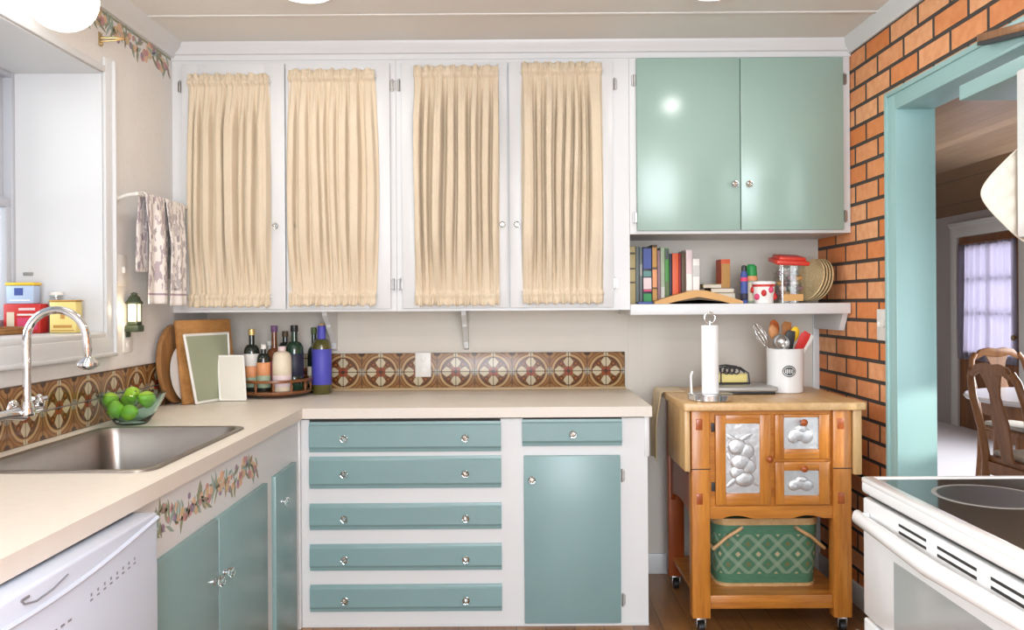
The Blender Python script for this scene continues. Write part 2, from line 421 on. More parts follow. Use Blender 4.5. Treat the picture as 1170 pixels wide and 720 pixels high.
def cloth(name, c1, c2, rough=0.9, trans=0.0):
    m, nt, bs = newmat(name)
    n = noise(nt, 180, 2); n2 = noise(nt, 5, 3)
    setc(nt, bs, mixc(nt, n*0.4+n2*0.6, c1, c2)); bs.inputs['Roughness'].default_value = rough
    bs.inputs['Sheen Weight'].default_value = 0.2
    bump(nt, bs, n, 0.15, 0.0006)
    if trans:
        tr = nt.nodes.new('ShaderNodeBsdfTranslucent'); tr.inputs[0].default_value = (*c2, 1)
        mx = nt.nodes.new('ShaderNodeMixShader'); mx.inputs[0].default_value = trans
        out = nt.nodes['Material Output']
        nt.links.new(bs.outputs[0], mx.inputs[1]); nt.links.new(tr.outputs[0], mx.inputs[2]); nt.links.new(mx.outputs[0], out.inputs[0])
    return m
M['curtain'] = cloth('beige_curtain_cotton', rgb(206, 187, 158), rgb(224, 210, 187))
M['burlap'] = cloth('beige_cloth', rgb(190, 164, 118), rgb(216, 192, 148))
M['sheer'] = cloth('lavender_sheer', rgb(172, 168, 186), rgb(200, 197, 210), trans=0.65)
M['quilt'] = cloth('quilted_ivory_cotton', rgb(200, 190, 174), rgb(216, 208, 194))
def towel_mat(name, tint, seed):
    m, nt, bs = newmat(name)
    g, (x, y, z) = xyz(nt)
    wv = noise(nt, 62, 3, stretch=(0.3, 1.0, 0.4))
    vr = nt.nodes.new('ShaderNodeTexVoronoi'); vr.inputs['Scale'].default_value = 30
    mp = nt.nodes.new('ShaderNodeMapping'); mp.inputs['Scale'].default_value = (0.2, 1.0, 0.5); mp.inputs['Location'].default_value = (seed, seed, 0)
    nt.links.new(g.outputs['Position'], mp.inputs[0]); nt.links.new(mp.outputs[0], vr.inputs['Vector'])
    c = mixc(nt, (wv.gt(0.52))*0.7, rgb(234, 228, 222), tint)
    c = mixc(nt, E(vr.outputs['Distance']).lt(0.22)*0.6, c, rgb(120, 112, 118))
    low = z.lt(1.40); c = mixc(nt, low, c, rgb(234, 228, 224))
    st = (z-1.383).abs().lt(0.004); c = mixc(nt, st, c, rgb(168, 150, 158))
    setc(nt, bs, c); bs.inputs['Roughness'].default_value = 0.95
    bump(nt, bs, noise(nt, 300, 2), 0.3, 0.001); return m
M['towel1'] = towel_mat('printed_towel_mauve', rgb(160, 140, 152), 3.1)
M['towel2'] = towel_mat('printed_towel_grey', rgb(158, 148, 152), 7.7)
def basket_mat():
    m, nt, bs = newmat('green_woven_splint')
    g, (x, y, z) = xyz(nt); p = 0.085
    sgn = (x-1.046).gt(0.0)*2.0-1.0; u = (x-1.046+sgn*(y-3.405))/p; v = (z-0.288)/p
    d1 = ((u+v).fract()-0.5).abs(); d2 = ((u-v).fract()-0.5).abs()
    tri = lambda d: ((d-0.40).abs().lt(0.022)).max((d-0.47).abs().lt(0.02))
    lines = tri(d1).max(tri(d2))
    dm = (d1.max(d2)).lt(0.14)
    band = (z-0.288).abs().lt(0.082)
    gr = noise(nt, 40, 3, stretch=(1, 1, 6))
    base = mixc(nt, gr, rgb(58, 108, 84), rgb(96, 146, 116))
    c = mixc(nt, lines, rgb(76, 124, 98), rgb(150, 170, 146)); 
    half = ((u+0.25).fract()).gt(0.5)
    c = mixc(nt, dm, c, mixc(nt, half, rgb(116, 116, 74), rgb(190, 178, 144)))
    c = mixc(nt, band, base, c)
    setc(nt, bs, c); bs.inputs['Roughness'].default_value = 0.45
    bump(nt, bs, lines + gr*0.5, 0.4, 0.002); return m
M['basket'] = basket_mat()
def wicker_mat(name, c1, c2):
    m, nt, bs = newmat(name)
    k = noise(nt, 170, 3)*1.6-0.3
    setc(nt, bs, mixc(nt, k, c1, c2)); bs.inputs['Roughness'].default_value = 0.7
    bump(nt, bs, k, 0.6, 0.002); return m
M['wicker'] = wicker_mat('pale_wicker', rgb(186, 158, 108), rgb(238, 220, 176))
def tin_mat():
    m, nt, bs = newmat('pressed_tin')
    setc(nt, bs, mixc(nt, noise(nt, 30, 3), (0.62, 0.64, 0.66), (0.80, 0.82, 0.84)))
    bs.inputs['Metallic'].default_value = 0.75; bs.inputs['Roughness'].default_value = 0.38
    bump(nt, bs, noise(nt, 50, 3), 0.5, 0.003); return m
M['tin'] = tin_mat()

# shared small parts ------------------------------------------------------------
def glass_knob(parent, p, axis, r=0.016, mat='glassknob', L=0.03):
    mb = MB()
    mb.lathe([(0.010, 0), (0.010, 0.003), (0.005, 0.005), (0.0055, 0.011)], p, axis, 12, 1)
    mb.lathe([(0.006, 0.0115), (r*0.8, 0.0145), (r, 0.020), (r*0.95, 0.025), (r*0.6, L), (0.001, L+0.001)], p, axis, 8, 0)
    return mb.build('knob', [M[mat], M['chrome']], parent, smooth=25)
def hinge(parent, x, y, z, axis='y', h=0.045, mat='nickel'):
    """wrap hinge on a face frame; axis = face normal axis"""
    mb = MB()
    if axis == 'y':
        mb.box(x-0.011, x+0.011, y-0.004, y, z-h/2, z+h/2, 0.0015, 1); mb.cyl((x, y-0.006, z-h/2-0.004), (x, y-0.006, z+h/2+0.004), 0.0045, seg=10)
    else:
        mb.box(x, x+0.004, y-0.011, y+0.011, z-h/2, z+h/2, 0.0015, 1); mb.cyl((x+0.006, y, z-h/2-0.004), (x+0.006, y, z+h/2+0.004), 0.0045, seg=10)
    return mb.build('hinge', M[mat], parent)

# ================================================================== THE SETTING
WLX, WRX, YB, ZC = -1.52, 1.50, 4.05, 2.50
def struct(name, mb, m, parent=None, smooth=35):
    o = mb.build(name, m, parent, smooth)
    if parent is None: o['kind'] = 'structure'
    return o
struct('floor', MB().box(WLX-0.4, WRX, -1.7, YB+0.1, -0.05, 0), M['floor'])
struct('floor', MB().box(WRX, 4.8, -0.6, 10.0, -0.05, -0.001), M['carpet'])
struct('ceiling', MB().box(WLX-0.4, WRX, -1.7, YB+0.1, ZC, ZC+0.06), M['ceil'])
struct('ceiling', MB().box(WRX+0.12, 4.32, -0.6, 10.0, 2.62, 2.68), M['plankceil'])
struct('ceiling', MB().prism([(4.30, -0.6, 2.63), (4.72, -0.6, 2.22), (4.76, -0.6, 2.26), (4.34, -0.6, 2.67)], (0, 10.6, 0)), M['slopeceil'])
struct('wall_back', MB().box(WLX-0.4, WRX, YB, YB+0.1, 0, ZC), M['backwall'])
WY0, WY1, WZ0, WZ1, WX = 1.55, 3.03, 1.24, 2.20, -1.84       # sink window recess
mb = MB()
mb.box(WLX-0.4, WLX, WY1, YB, 0, ZC); mb.box(WLX-0.4, WLX, -1.6, WY0, 0, ZC)
mb.box(WLX-0.4, WLX, WY0, WY1, 0, WZ0); mb.box(WLX-0.4, WLX, WY0, WY1, WZ1, ZC)
struct('wall_left', mb, M['wallpaper'])
DY0, DY1, DZ = 2.28, 3.18, 2.09                               # doorway to the dining room
mb = MB()
def brickwall(y0, y1, z0, z1):
    mb.box(WRX, WRX+0.06, y0, y1, z0, z1, mi=0); mb.box(WRX+0.06, WRX+0.12, y0, y1, z0, max(z1, z1) if z1 < 2.6 else 2.66, mi=1)
brickwall(DY1, YB, 0, 2.66); brickwall(-1.7, DY0, 0, 2.66); brickwall(DY0, DY1, DZ, 2.66)
mb.box(WRX, WRX+0.12, YB, 10.0, 0, 2.66, mi=1)
struct('wall_right', mb, [M['brick'], M['greywall']])
mb = MB()
mb.box(WLX, -1.3, -1.7, -1.6, 0, ZC); mb.box(1.3, WRX, -1.7, -1.6, 0, ZC); mb.box(-1.3, 1.3, -1.7, -1.6, 0, 0.65); mb.box(-1.3, 1.3, -1.7, -1.6, 2.35, ZC)  # middle left open for the added rear fill
struct('wall_rear', mb, M['whitewall'])
DOY0, DOY1, DOZ = 7.62, 8.70, 2.0
mb = MB()
mb.box(4.7, 4.8, DOY1, 10.0, 0, 2.3); mb.box(4.7, 4.8, 7.2, DOY0, 0, 2.3); mb.box(4.7, 4.8, DOY0, DOY1, DOZ, 2.3)
mb.box(4.7, 4.8, 4.6, 7.2, 0, 0.7); mb.box(4.7, 4.8, 4.6, 7.2, 2.25, 2.3); mb.box(4.7, 4.8, -0.6, 4.6, 0, 2.3)  # stretch left open to let the added side fill in
struct('wall_dining_right', mb, M['greywall'])
struct('wall_dining_back', MB().box(WRX+0.12, 4.8, 10.0, 10.1, 0, 2.66), M['greywall'])
mb = MB(); mb.box(WRX+0.12, 2.0, -0.7, -0.6, 0, 2.66); mb.box(4.6, 4.8, -0.7, -0.6, 0, 2.66); mb.box(2.0, 4.6, -0.7, -0.6, 0, 0.6); mb.box(2.0, 4.6, -0.7, -0.6, 2.3, 2.66)  # centre left open for the added front fill
struct('wall_dining_front', mb, M['greywall'])

# sink window: reveal liner, sashes, casing
win = MB()
win.box(WX, WLX+0.001, WY1-0.004, WY1+0.0, WZ0, WZ1); win.box(WX, WLX+0.001, WY0, WY0+0.004, WZ0, WZ1)
win.box(WX, WLX+0.001, WY0, WY1, WZ1-0.004, WZ1); win.box(WX, WLX+0.012, WY0-0.03, WY1+0.03, WZ0-0.022, WZ0+0.002, 0.004)
c0, c1 = WY1, WY1+0.062
for (a, b, lo, hi) in ((WY1-0.002, WY1+0.062, WZ0-0.09, WZ1+0.06), (WY0-0.062, WY0+0.002, WZ0-0.09, WZ1+0.06)):
    win.box(WLX, WLX+0.014, a, b, lo, hi, 0.004); win.box(WLX, WLX+0.026, (b-0.014) if a > 2 else a, b if a > 2 else a+0.014, lo, hi, 0.005)
win.box(WLX, WLX+0.014, WY0-0.06, WY1+0.06, WZ1, WZ1+0.028, 0.004)
win.box(WLX, WLX+0.014, WY0-0.06, WY1+0.06, WZ0-0.09, WZ0-0.02, 0.004); win.box(WLX, WLX+0.026, WY0-0.06, WY1+0.062, WZ0-0.09, WZ0-0.074, 0.005)
window1 = struct('window_1', win, M['white'])
mb = MB(); fx0, fx1 = WX-0.06, WX
def sash(y0, y1, z0, z1, x0, x1, t=0.035):
    mb.box(x0, x1, y0, y0+t, z0, z1, 0.003); mb.box(x0, x1, y1-t, y1, z0, z1, 0.003)
    mb.box(x0, x1, y0, y1, z0, z0+t, 0.003); mb.box(x0, x1, y0, y1, z1-t, z1, 0.003)
sash(WY0, WY1, WZ0, WZ1, fx0, fx1, 0.022)
for k in range(2):
    ya = WY0+0.02+k*0.73; yb = ya+0.715
    sash(ya, yb, 1.71, WZ1-0.02, fx0, fx0+0.028); sash(ya, yb, WZ0+0.015, 1.735, fx0+0.028, fx0+0.055)
mb.build('window_sash', paint('window_vinyl_grey', (0.50, 0.52, 0.56), 0.4, 0.02), window1)
MB().box(WX-0.045, WX-0.04, WY0+0.03, WY1-0.03, WZ0+0.03, WZ1-0.03).build('window_pane', M['pane'], window1)
MB().box(-1.81, -1.775, WY1-0.012, WY1-0.004, 1.452, 1.464, 0.002).build('window_latch', M['c_grey'], window1)

# crown mouldings and trims
def crown(name, pts, d): return struct(name, MB().prism(pts, d), M['white'])
crown('trim_1', [(WLX, 0, 2.437), (WLX+0.012, 0, 2.437), (WLX+0.02, 0, 2.452), (WLX+0.05, 0, 2.478), (WLX+0.06, 0, 2.5), (WLX, 0, 2.5)], (0, 3.65, 0))
crown('trim_2', [(WRX, -1.6, 2.437), (WRX-0.010, -1.6, 2.437), (WRX-0.016, -1.6, 2.452), (WRX-0.036, -1.6, 2.478), (WRX-0.042, -1.6, 2.5), (WRX, -1.6, 2.5)], (0, 5.25, 0))
UF = 3.65                                                    # front of the wall cabinets
crown('trim_3', [(WLX, UF, 2.425), (WLX, UF-0.006, 2.425), (WLX, UF-0.006, 2.448), (WLX, UF-0.016, 2.452), (WLX, UF-0.022, 2.468), (WLX, UF-0.036, 2.488), (WLX, UF-0.038, 2.5), (WLX, UF, 2.5)], (WRX-WLX, 0, 0))
struct('trim_4', MB().box(WLX, WRX, 3.28, 3.305, 2.495, 2.5, 0.002), M['ceil'])
struct('baseboard_back', MB().box(0.56, WRX, YB-0.014, YB, 0, 0.10, 0.004), M['white'])
struct('baseboard_right', MB().box(WRX-0.012, WRX, DY1+0.09, YB-0.015, 0, 0.10, 0.004), M['white'])
mb = MB()
for xx in (0.56, 0.63): mb.box(xx-0.002, xx+0.002, YB-0.003, YB+0.002, 0.1, 1.3)
struct('trim_5', mb, M['backwall'])
struct('trim_6', MB().box(1.468, WRX, YB-0.012, YB, 0.1, 1.3, 0.003), M['white'])
struct('trim_7', MB().box(-0.9, 0.545, YB-0.02, YB, 0.9105, 0.925, 0.004), paint('backsplash_bead', rgb(186, 160, 124), 0.5, 0.05))
# doorway casing
mb = MB()
cw = 0.075
mb.box(WRX-0.022, WRX, DY1, DY1+cw, 0, DZ+0.065, 0.004); mb.box(WRX-0.022, WRX, DY0-cw, DY0, 0, DZ+0.065, 0.004)
mb.box(WRX-0.022, WRX, DY0-cw, DY1+cw, DZ, DZ+0.065, 0.004)
mb.box(WRX-0.030, WRX, DY1+cw-0.02, DY1+cw+0.004, 0, DZ+0.065, 0.004); mb.box(WRX-0.030, WRX, DY0-cw, DY1+cw+0.004, DZ+0.048, DZ+0.07, 0.004)
mb.box(WRX-0.024, WRX+0.125, DY1-0.012, DY1+0.002, 0, DZ, 0.002); mb.box(WRX-0.024, WRX+0.125, DY0-0.002, DY0+0.012, 0, DZ, 0.002); mb.box(WRX-0.024, WRX+0.125, DY0, DY1, DZ-0.012, DZ+0.002, 0.002)
mb.box(WRX+0.118, WRX+0.132, DY1-0.012, DY1+0.07, 0, DZ+0.06, 0.003)
struct('door_1', mb, M['tealcase'])

# ================================================================== BASE CABINETS
BF = 3.40                                                     # face of the back run
LFX = -0.895                                                  # face of the sink run
t = thing('base_cabinet', 'white base cabinet with five wide teal drawers and one teal door under the back counter', 'cabinet', (-0.17, 3.7, 0))
mb = MB()
mb.box(LFX, 0.545, BF, BF+0.02, 0.0, 0.86)                     # (face frame slab; drawer fronts lie over it)
mb.box(0.527, 0.547, BF, YB-0.016, 0.0, 0.86); mb.box(LFX, LFX+0.018, BF+0.02, YB-0.016, 0, 0.86); mb.box(LFX, 0.54, YB-0.03, YB-0.016, 0, 0.86)
mb.box(0.533, 0.555, BF-0.004, BF+0.02, 0.70, 0.868, 0.002)
mb.box(LFX, 0.548, BF-0.005, BF, 0.0, 0.010)
mb.build('cabinet_body', M['white'], t)
rows = [(0.727, 0.852, 0.018), (0.576, 0.708, 0.016), (0.405, 0.513, 0.016), (0.236, 0.345, 0.016), (0.066, 0.177, 0.016)]
def drawer(t, x0, x1, z0, z1, dp, knobs):
    mb = MB()
    # lipped front: flat field with a routed lower and upper edge
    y1 = BF+0.004; y0 = BF-dp
    mb.prism([(x0, y1, z0), (x0, y0+0.008, z0), (x0, y0+0.006, z0+0.012), (x0, y0, z0+0.022), (x0, y0, z1-0.016), (x0, y0+0.006, z1-0.010), (x0, y0+0.008, z1), (x0, y1, z1)], (x1-x0, 0, 0))
    o = mb.build('drawer', M['teal'], t, smooth=20)
    for kx in knobs: glass_knob(o, (kx, y0, (z0+z1)/2-0.004), (0, -1, 0))
    return o
for z0, z1, dp in rows: drawer(t, -0.853, -0.060, z0, z1, dp, (-0.705, -0.207))
MB().box(-0.853, -0.062, BF-0.004, BF+0.002, 0.852, 0.860).build('drawer_gap', M['dark'], t)
MB().box(0.03, 0.44, BF-0.004, BF+0.002, 0.856, 0.866).build('drawer_gap', M['dark'], t)
drawer(t, 0.028, 0.440, 0.747, 0.857, 0.018, (0.236,))
mb = MB(); mb.box(0.034, 0.432, BF-0.018, BF+0.002, 0.016, 0.707, 0.003)
d = mb.build('door', M['teal'], t); glass_knob(d, (0.066, BF-0.018, 0.612), (0, -1, 0))
for z in (0.622, 0.107): hinge(d, 0.441, BF, z)

t = thing('sink_cabinet', 'white sink cabinet with a fruit border and teal doors along the left wall', 'cabinet', (-1.2, 2.65, 0))
mb = MB()
mb.box(LFX-0.02, LFX, 1.915, BF, 0.0, 0.868)
mb.box(WLX+0.01, LFX-0.02, 1.915, 1.935, 0, 0.868); mb.box(WLX+0.01, LFX-0.02, 3.385, BF, 0, 0.868); mb.box(WLX+0.005, WLX+0.02, 1.915, BF, 0, 0.868)
mb.box(WLX+0.02, LFX-0.02, 1.935, 3.385, 0.08, 0.10)
mb.box(LFX-0.003, LFX+0.008, 3.375, BF-0.001, 0.0, 0.868, 0.002)
mb.build('cabinet_body', M['white'], t)
for y0, y1, kn, hz in ((1.975, 2.422, 2.385, None), (2.430, 2.905, 2.468, 2.915), (3.005, 3.290, 3.075, 3.30)):
    d = MB().box(LFX-0.002, LFX+0.016, y0, y1, 0.03, 0.708, 0.003).build('door', M['teal'], t)
    glass_knob(d, (LFX+0.016, kn, 0.535 if y0 < 2.9 else 0.60), (1, 0, 0))
    if hz:
        for z in (0.585, 0.13): hinge(d, LFX, hz, z, 'x', 0.05)
# fruit frieze on the cabinet rail
for _k, _c in {'f_rose': (190, 142, 140), 'f_peach': (214, 178, 148), 'f_olive': (140, 144, 118), 'f_teal': (148, 168, 160), 'f_plum': (150, 128, 150), 'f_gold': (202, 178, 138), 'f_brown': (150, 132, 116)}.items(): flat(_k, *_c)
FM = [M[k] for k in ('f_rose', 'f_peach', 'f_olive', 'f_teal', 'f_plum', 'f_gold', 'f_brown')]
def frieze(name, plane_x, sgn, y0, y1, zc, amp, n, parent, size=1.0, top=None):
    rnd = random.Random(n); mb = MB()
    for i in range(n):
        f = (i+0.5)/n
        y = y0+(y1-y0)*f+rnd.uniform(-0.006, 0.006)
        z = zc+math.sin(f*(y1-y0)*30)*amp*0.25+rnd.uniform(-amp, amp)
        k = rnd.random(); a = rnd.uniform(0, PI)
        th = 0.0006+0.0004*(i % 3)
        pts = []
        if k < 0.5:                                            # leaf
            L, W = rnd.uniform(0.020, 0.034)*size, rnd.uniform(0.006, 0.010)*size
            for q in range(10):
                u = q/5-1 if q < 5 else 1-(q-5)/5
                s = (1-abs(u)**1.6)*W*(1 if q < 5 else -1)
                pts.append((u*L, s))
            pts = [p for j, p in enumerate(pts)]
            mi = rnd.choice((2, 3, 2, 3, 6))
        else:
            R = rnd.uniform(0.009, 0.016)*size
            pts = [(R*math.cos(2*PI*q/12)*1.0, R*math.sin(2*PI*q/12)*rnd.uniform(0.9, 1.1)) for q in range(12)]
            mi = rnd.choice((0, 1, 0, 4, 5, 1))
        P = []
        for p in pts:
            P.append((plane_x, y+p[0]*math.cos(a)-p[1]*math.sin(a), z+p[0]*math.sin(a)+p[1]*math.cos(a)))
        mb.prism(P, (sgn*th, 0, 0), mi)
    return mb, FM
mb, fm = frieze('f', LFX, 1, 2.02, 2.84, 0.790, 0.032, 150, t)
mb.build('fruit_border', fm, t, smooth=0)
mb, fm = frieze('f', WLX, 1, 2.55, 3.62, 2.392, 0.034, 150, None, 1.2)
mb.box(WLX, WLX+0.0008, 0.2, 3.64, 2.425, 2.434, mi=2)
tag(mb.build('fruit_border', fm, None, smooth=0), 'painted fruit and leaf border along the top of the left wall', 'wall border')

# ================================================================== COUNTERTOP with sink cutout
CZ0, CZ1 = 0.868, 0.910
CFX, CFY, CEX = -0.875, 3.37, 0.562
SX0, SX1, SY0, SY1 = -1.445, -0.935, 2.10, 2.875
cur = bmesh.new()
outer = [(WLX+0.003, 0.75), (CFX, 0.75), (CFX, CFY), (CEX, CFY), (CEX, YB-0.003), (WLX+0.003, YB-0.003)]
def rrect(x0, x1, y0, y1, r, n=6):
    p = []
    for cx, cy, a0 in ((x1-r, y1-r, 0), (x0+r, y1-r, PI/2), (x0+r, y0+r, PI), (x1-r, y0+r, 1.5*PI)):
        for k in range(n+1): p.append((cx+r*math.cos(a0+PI/2*k/n), cy+r*math.sin(a0+PI/2*k/n)))
    return p
hole = rrect(SX0+0.02, SX1-0.02, SY0+0.02, SY1-0.02, 0.05)
ov = [cur.verts.new((x, y, CZ0)) for x, y in outer]; hv = [cur.verts.new((x, y, CZ0)) for x, y in hole]
es = [cur.edges.new((ov[i], ov[(i+1) % len(ov)])) for i in range(len(ov))] + [cur.edges.new((hv[i], hv[(i+1) % len(hv)])) for i in range(len(hv))]
r = bmesh.ops.triangle_fill(cur, use_beauty=True, use_dissolve=False, edges=es)
ex = bmesh.ops.extrude_face_region(cur, geom=list(cur.faces))
for v in ex['geom']:
    if isinstance(v, bmesh.types.BMVert): v.co.z = CZ1
bmesh.ops.recalc_face_normals(cur, faces=list(cur.faces))
mb = MB(); mb.bmadd(cur)
ct = mb.build('countertop', [M['counter'], M['edge']], None, smooth=20)
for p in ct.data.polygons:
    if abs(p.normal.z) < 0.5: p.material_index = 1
tag(ct, 'cream L-shaped countertop with an inset sink', 'countertop')
# tiled upstands
def tag_tile(mb, mat, lab):
    o = mb.build('tile_backsplash', mat, None); return tag(o, lab, 'backsplash')
tag_tile(MB().box(-1.515, 0.541, YB-0.010, YB-0.0005, CZ1+0.0005, 1.095, 0.001), M['tile_back'], 'brown medallion tile backsplash along the back wall')
mb = MB(); mb.box(WLX+0.0005, WLX+0.010, 0.75, YB-0.012, CZ1+0.0005, 1.000, 0.001); mb.box(WLX+0.0005, WLX+0.012, 0.75, YB-0.012, 1.005, 1.098, 0.001)
tag_tile(mb, M['tile_left'], 'brown medallion tile backsplash behind the sink tap')
# sink
t = thing('sink', 'stainless steel drop-in sink in the left counter', 'sink', ((SX0+SX1)/2, (SY0+SY1)/2, CZ1))
rings = []
mb = MB()
prof = [(0.0, 0.000, 0.055), (0.002, 0.005, 0.055), (0.016, 0.006, 0.05), (0.024, 0.003, 0.048), (0.030, -0.02, 0.05), (0.040, -0.16, 0.055), (0.075, -0.185, 0.06), (0.20, -0.19, 0.03)]
pts = []; nn = None
for ins, dz, rr in prof:
    p = rrect(SX0+ins, SX1-ins, SY0+ins, SY1-ins, max(0.02, rr)); nn = len(p)
    pts += [(x, y, CZ1+dz+0.0005) for x, y in p]
fs = []
for i in range(len(prof)-1):
    for k in range(nn):
        k2 = (k+1) % nn; fs.append((i*nn+k, i*nn+k2, (i+1)*nn+k2, (i+1)*nn+k))
fs.append(tuple((len(prof)-1)*nn+k for k in range(nn)))
mb.add(pts, fs); so = mb.build('basin', M['steel'], t, smooth=50)
MB().lathe([(0.0001, 0), (0.042, 0), (0.044, 0.004), (0.03, 0.005), (0.0001, 0.002)], ((SX0+SX1)/2, (SY0+SY1)/2, CZ1-0.189), seg=24).build('drain', M['chrome'], t)

# tap on the wall
FY = 2.36; FXc = -1.40
t = thing('kitchen_faucet', 'chrome wall-mounted gooseneck faucet over the sink', 'faucet', (WLX+0.012, FY, 1.03))
mb = MB()
mb.cyl((WLX+0.01, FY-0.10, 1.03), (FXc-0.03, FY-0.10, 1.03), 0.012); mb.cyl((WLX+0.01, FY+0.10, 1.03), (FXc-0.03, FY+0.10, 1.03), 0.012)
for s in (-1, 1): mb.lathe([(0.030, 0), (0.028, 0.006), (0.016, 0.012)], (WLX+0.0125, FY+s*0.10, 1.03), (1, 0, 0), 20)
mb.tube([(FXc-0.04, FY-0.12, 1.03), (FXc-0.04, FY-0.05, 1.032), (FXc-0.02, FY, 1.03), (FXc-0.04, FY+0.05, 1.032), (FXc-0.04, FY+0.12, 1.03)], [0.013, 0.014, 0.021, 0.014, 0.013], 14)
mb.lathe([(0.020, 0), (0.022, 0.01), (0.018, 0.025), (0.013, 0.04)], (FXc-0.005, FY, 1.025), (0, 0, 1), 20)
mb.build('faucet_body', M['chrome'], t, smooth=50)
mb = MB(); pts = [(FXc-0.005, FY, 1.05), (FXc-0.005, FY, 1.15), (FXc-0.005, FY, 1.245)]
R = 0.083
for k in range(1, 15):
    a = PI-(PI*1.02)*k/14; pts.append((FXc-0.005+R+R*math.cos(a), FY+0.012*k/14, 1.245+R*math.sin(a)))
mb.tube(pts, 0.0115, 14); sp = mb.build('spout', M['chrome'], t, smooth=60)
e = Vector(pts[-1])
mb = MB().tube([e+Vector((0, 0, 0.006)), e+Vector((0.003, 0, -0.03)), e+Vector((0.004, 0, -0.05))], [0.0125, 0.0125, 0.008], 14)
mb.lathe([(0.006, 0), (0.012, -0.006), (0.030, -0.020), (0.031, -0.028), (0.022, -0.034), (0.012, -0.040), (0.0001, -0.040)], e+Vector((0.004, 0, -0.045)), (0, 0, 1), 20)
mb.build('spray_head', M['chrome'], sp, smooth=40)
for s in (-1, 1):
    mb = MB(); p = Vector((FXc-0.04, FY+s*0.12, 1.03))
    mb.lathe([(0.015, 0), (0.017, 0.012), (0.011, 0.018), (0.012, 0.028)], p+Vector((0.0, 0, 0.006)), (0, 0, 1), 16)
    for q in range(4):
        a = q*PI/2+0.4; mb.tube([p+Vector((0, 0, 0.028)), p+Vector((0.024*math.cos(a), 0.024*math.sin(a), 0.030))], [0.006, 0.0085], 10)
    mb.ball(p+Vector((0, 0, 0.034)), 0.010)
    mb.build('tap_handle', M['chrome'], t, smooth=50)

# ================================================================== DISHWASHER
t = thing('dishwasher', 'white dishwasher under the left end of the counter', 'dishwasher', (-1.15, 1.6, 0))
DX = -0.832; D0, D1 = 1.31, 1.905
MB().box(WLX+0.02, -0.905, D0, D1, 0.0, 0.855).build('tub', M['dwwhite'], t)
mb = MB()
mb.box(-0.905, DX, D0, D1, 0.10, 0.860, 0.007, 3)
mb.grid(lambda u, v: (DX-0.0005+0.007*math.sin(PI*min(1, max(0, v)))**0.7, D0+0.004+u*(D1-D0-0.008), 0.848-0.036*math.sin(PI*min(1, (1-u)*0.62))+(v-0.5)*0.010), 40, 6)
dr = mb.build('door', M['dwwhite'], t, smooth=40)
mb = MB(); mb.tube([(DX+0.0008, 1.375, 0.846), (DX+0.001, 1.385, 0.836), (DX+0.001, 1.42, 0.829), (DX+0.001, 1.47, 0.832), (DX+0.0008, 1.52, 0.842)], 0.0018, 6)
mb.box(DX-0.001, DX+0.0015, 1.375, 1.40, 0.842, 0.847, 0.0005, 1)
mb.build('latch_pocket', M['c_mark'], dr)
mb = MB(); rnd = random.Random(5)
for k in range(8):
    y = 1.60+k*0.026; z = 0.762+0.002*k
    mb.box(DX-0.001, DX+0.0008, y, y+0.010, z, z+0.0035); mb.box(DX-0.001, DX+0.0008, y+0.002, y+0.007, z+0.009, z+0.015)
mb.build('control_marks', M['c_mark'], dr); mb = MB()
for k in range(6):
    y = 1.40+k*0.024; mb.box(DX-0.001, DX+0.0008, y, y+0.012, 0.752, 0.756)
mb.build('brand_strip', M['c_mark'], dr)
MB().box(-0.93, -0.885, D0, D1, 0.0, 0.095).build('toe_kick', M['black'], t)
MB().box(-0.905, -0.889, D0+0.005, D1-0.005, 0.8555, 0.8672).build('gap_shade', M['black'], t)  # black strip paints the shade in the gap under the counter

# ================================================================== WALL CABINETS
UB, DTZ, DBZ = 1.305, 2.407, 1.318
def wall_cabinet(label, x0, x1, doors, stiles):
    t = thing('wall_cabinet', label, 'cabinet', ((x0+x1)/2, UF+0.2, UB))
    mb = MB()
    for a, b in stiles: mb.box(a, b, UF, UF+0.02, UB, 2.426)
    mb.box(x0, x1, UF, UF+0.02, DTZ-0.004, 2.426); mb.box(x0, x1, UF, UF+0.02, UB, DBZ+0.006)
    mb.box(x0, x0+0.018, UF+0.02, YB-0.003, UB, 2.426); mb.box(x1-0.018, x1, UF+0.02, YB-0.003, UB, 2.426)
    mb.box(x0, x1, UF+0.02, YB-0.003, UB, UB+0.018); mb.box(x0, x1, UF+0.02, YB-0.003, 2.40, 2.426); mb.box(x0, x1, YB-0.012, YB-0.003, UB, 2.426)
    mb.build('cabinet_body', M['white'], t)
    for i, (a, b, ox0, ox1, kx, hx) in enumerate(doors):
        mb = MB(); y0, y1 = UF-0.018, UF
        mb.box(a, ox0, y0, y1, DBZ, DTZ, 0.002); mb.box(ox1, b, y0, y1, DBZ, DTZ, 0.002)
        mb.box(ox0-0.002, ox1+0.002, y0, y1, DBZ, DBZ+0.05, 0.002); mb.box(ox0-0.002, ox1+0.002, y0, y1, DTZ-0.06, DTZ, 0.002)
        d = mb.build('door', M['white'], t)
        if kx is not None: glass_knob(d, (kx, y0, 1.685), (0, -1, 0), 0.015)
        for z in (2.31, 1.425): hinge(d, hx, UF-0.001, z)
    return t
wall_cabinet('white wall cabinet with curtained doors beside the left wall', WLX+0.001, -0.5235, [(-1.470, -1.014, -1.40, -1.105, -1.052, -1.481), (-1.008, -0.548, -0.95, -0.645, -0.975, -0.537)], [(WLX+0.001, -1.40), (-1.07, -0.95), (-0.62, -0.5235)])
wall_cabinet('white wall cabinet with curtained doors left of the green cupboard', -0.5225, 0.514, [(-0.497, -0.028, -0.42, -0.10, -0.052, -0.508), (-0.020, 0.440, 0.05, 0.37, 0.012, 0.451)], [(-0.5225, -0.42), (-0.10, 0.05), (0.37, 0.514)])
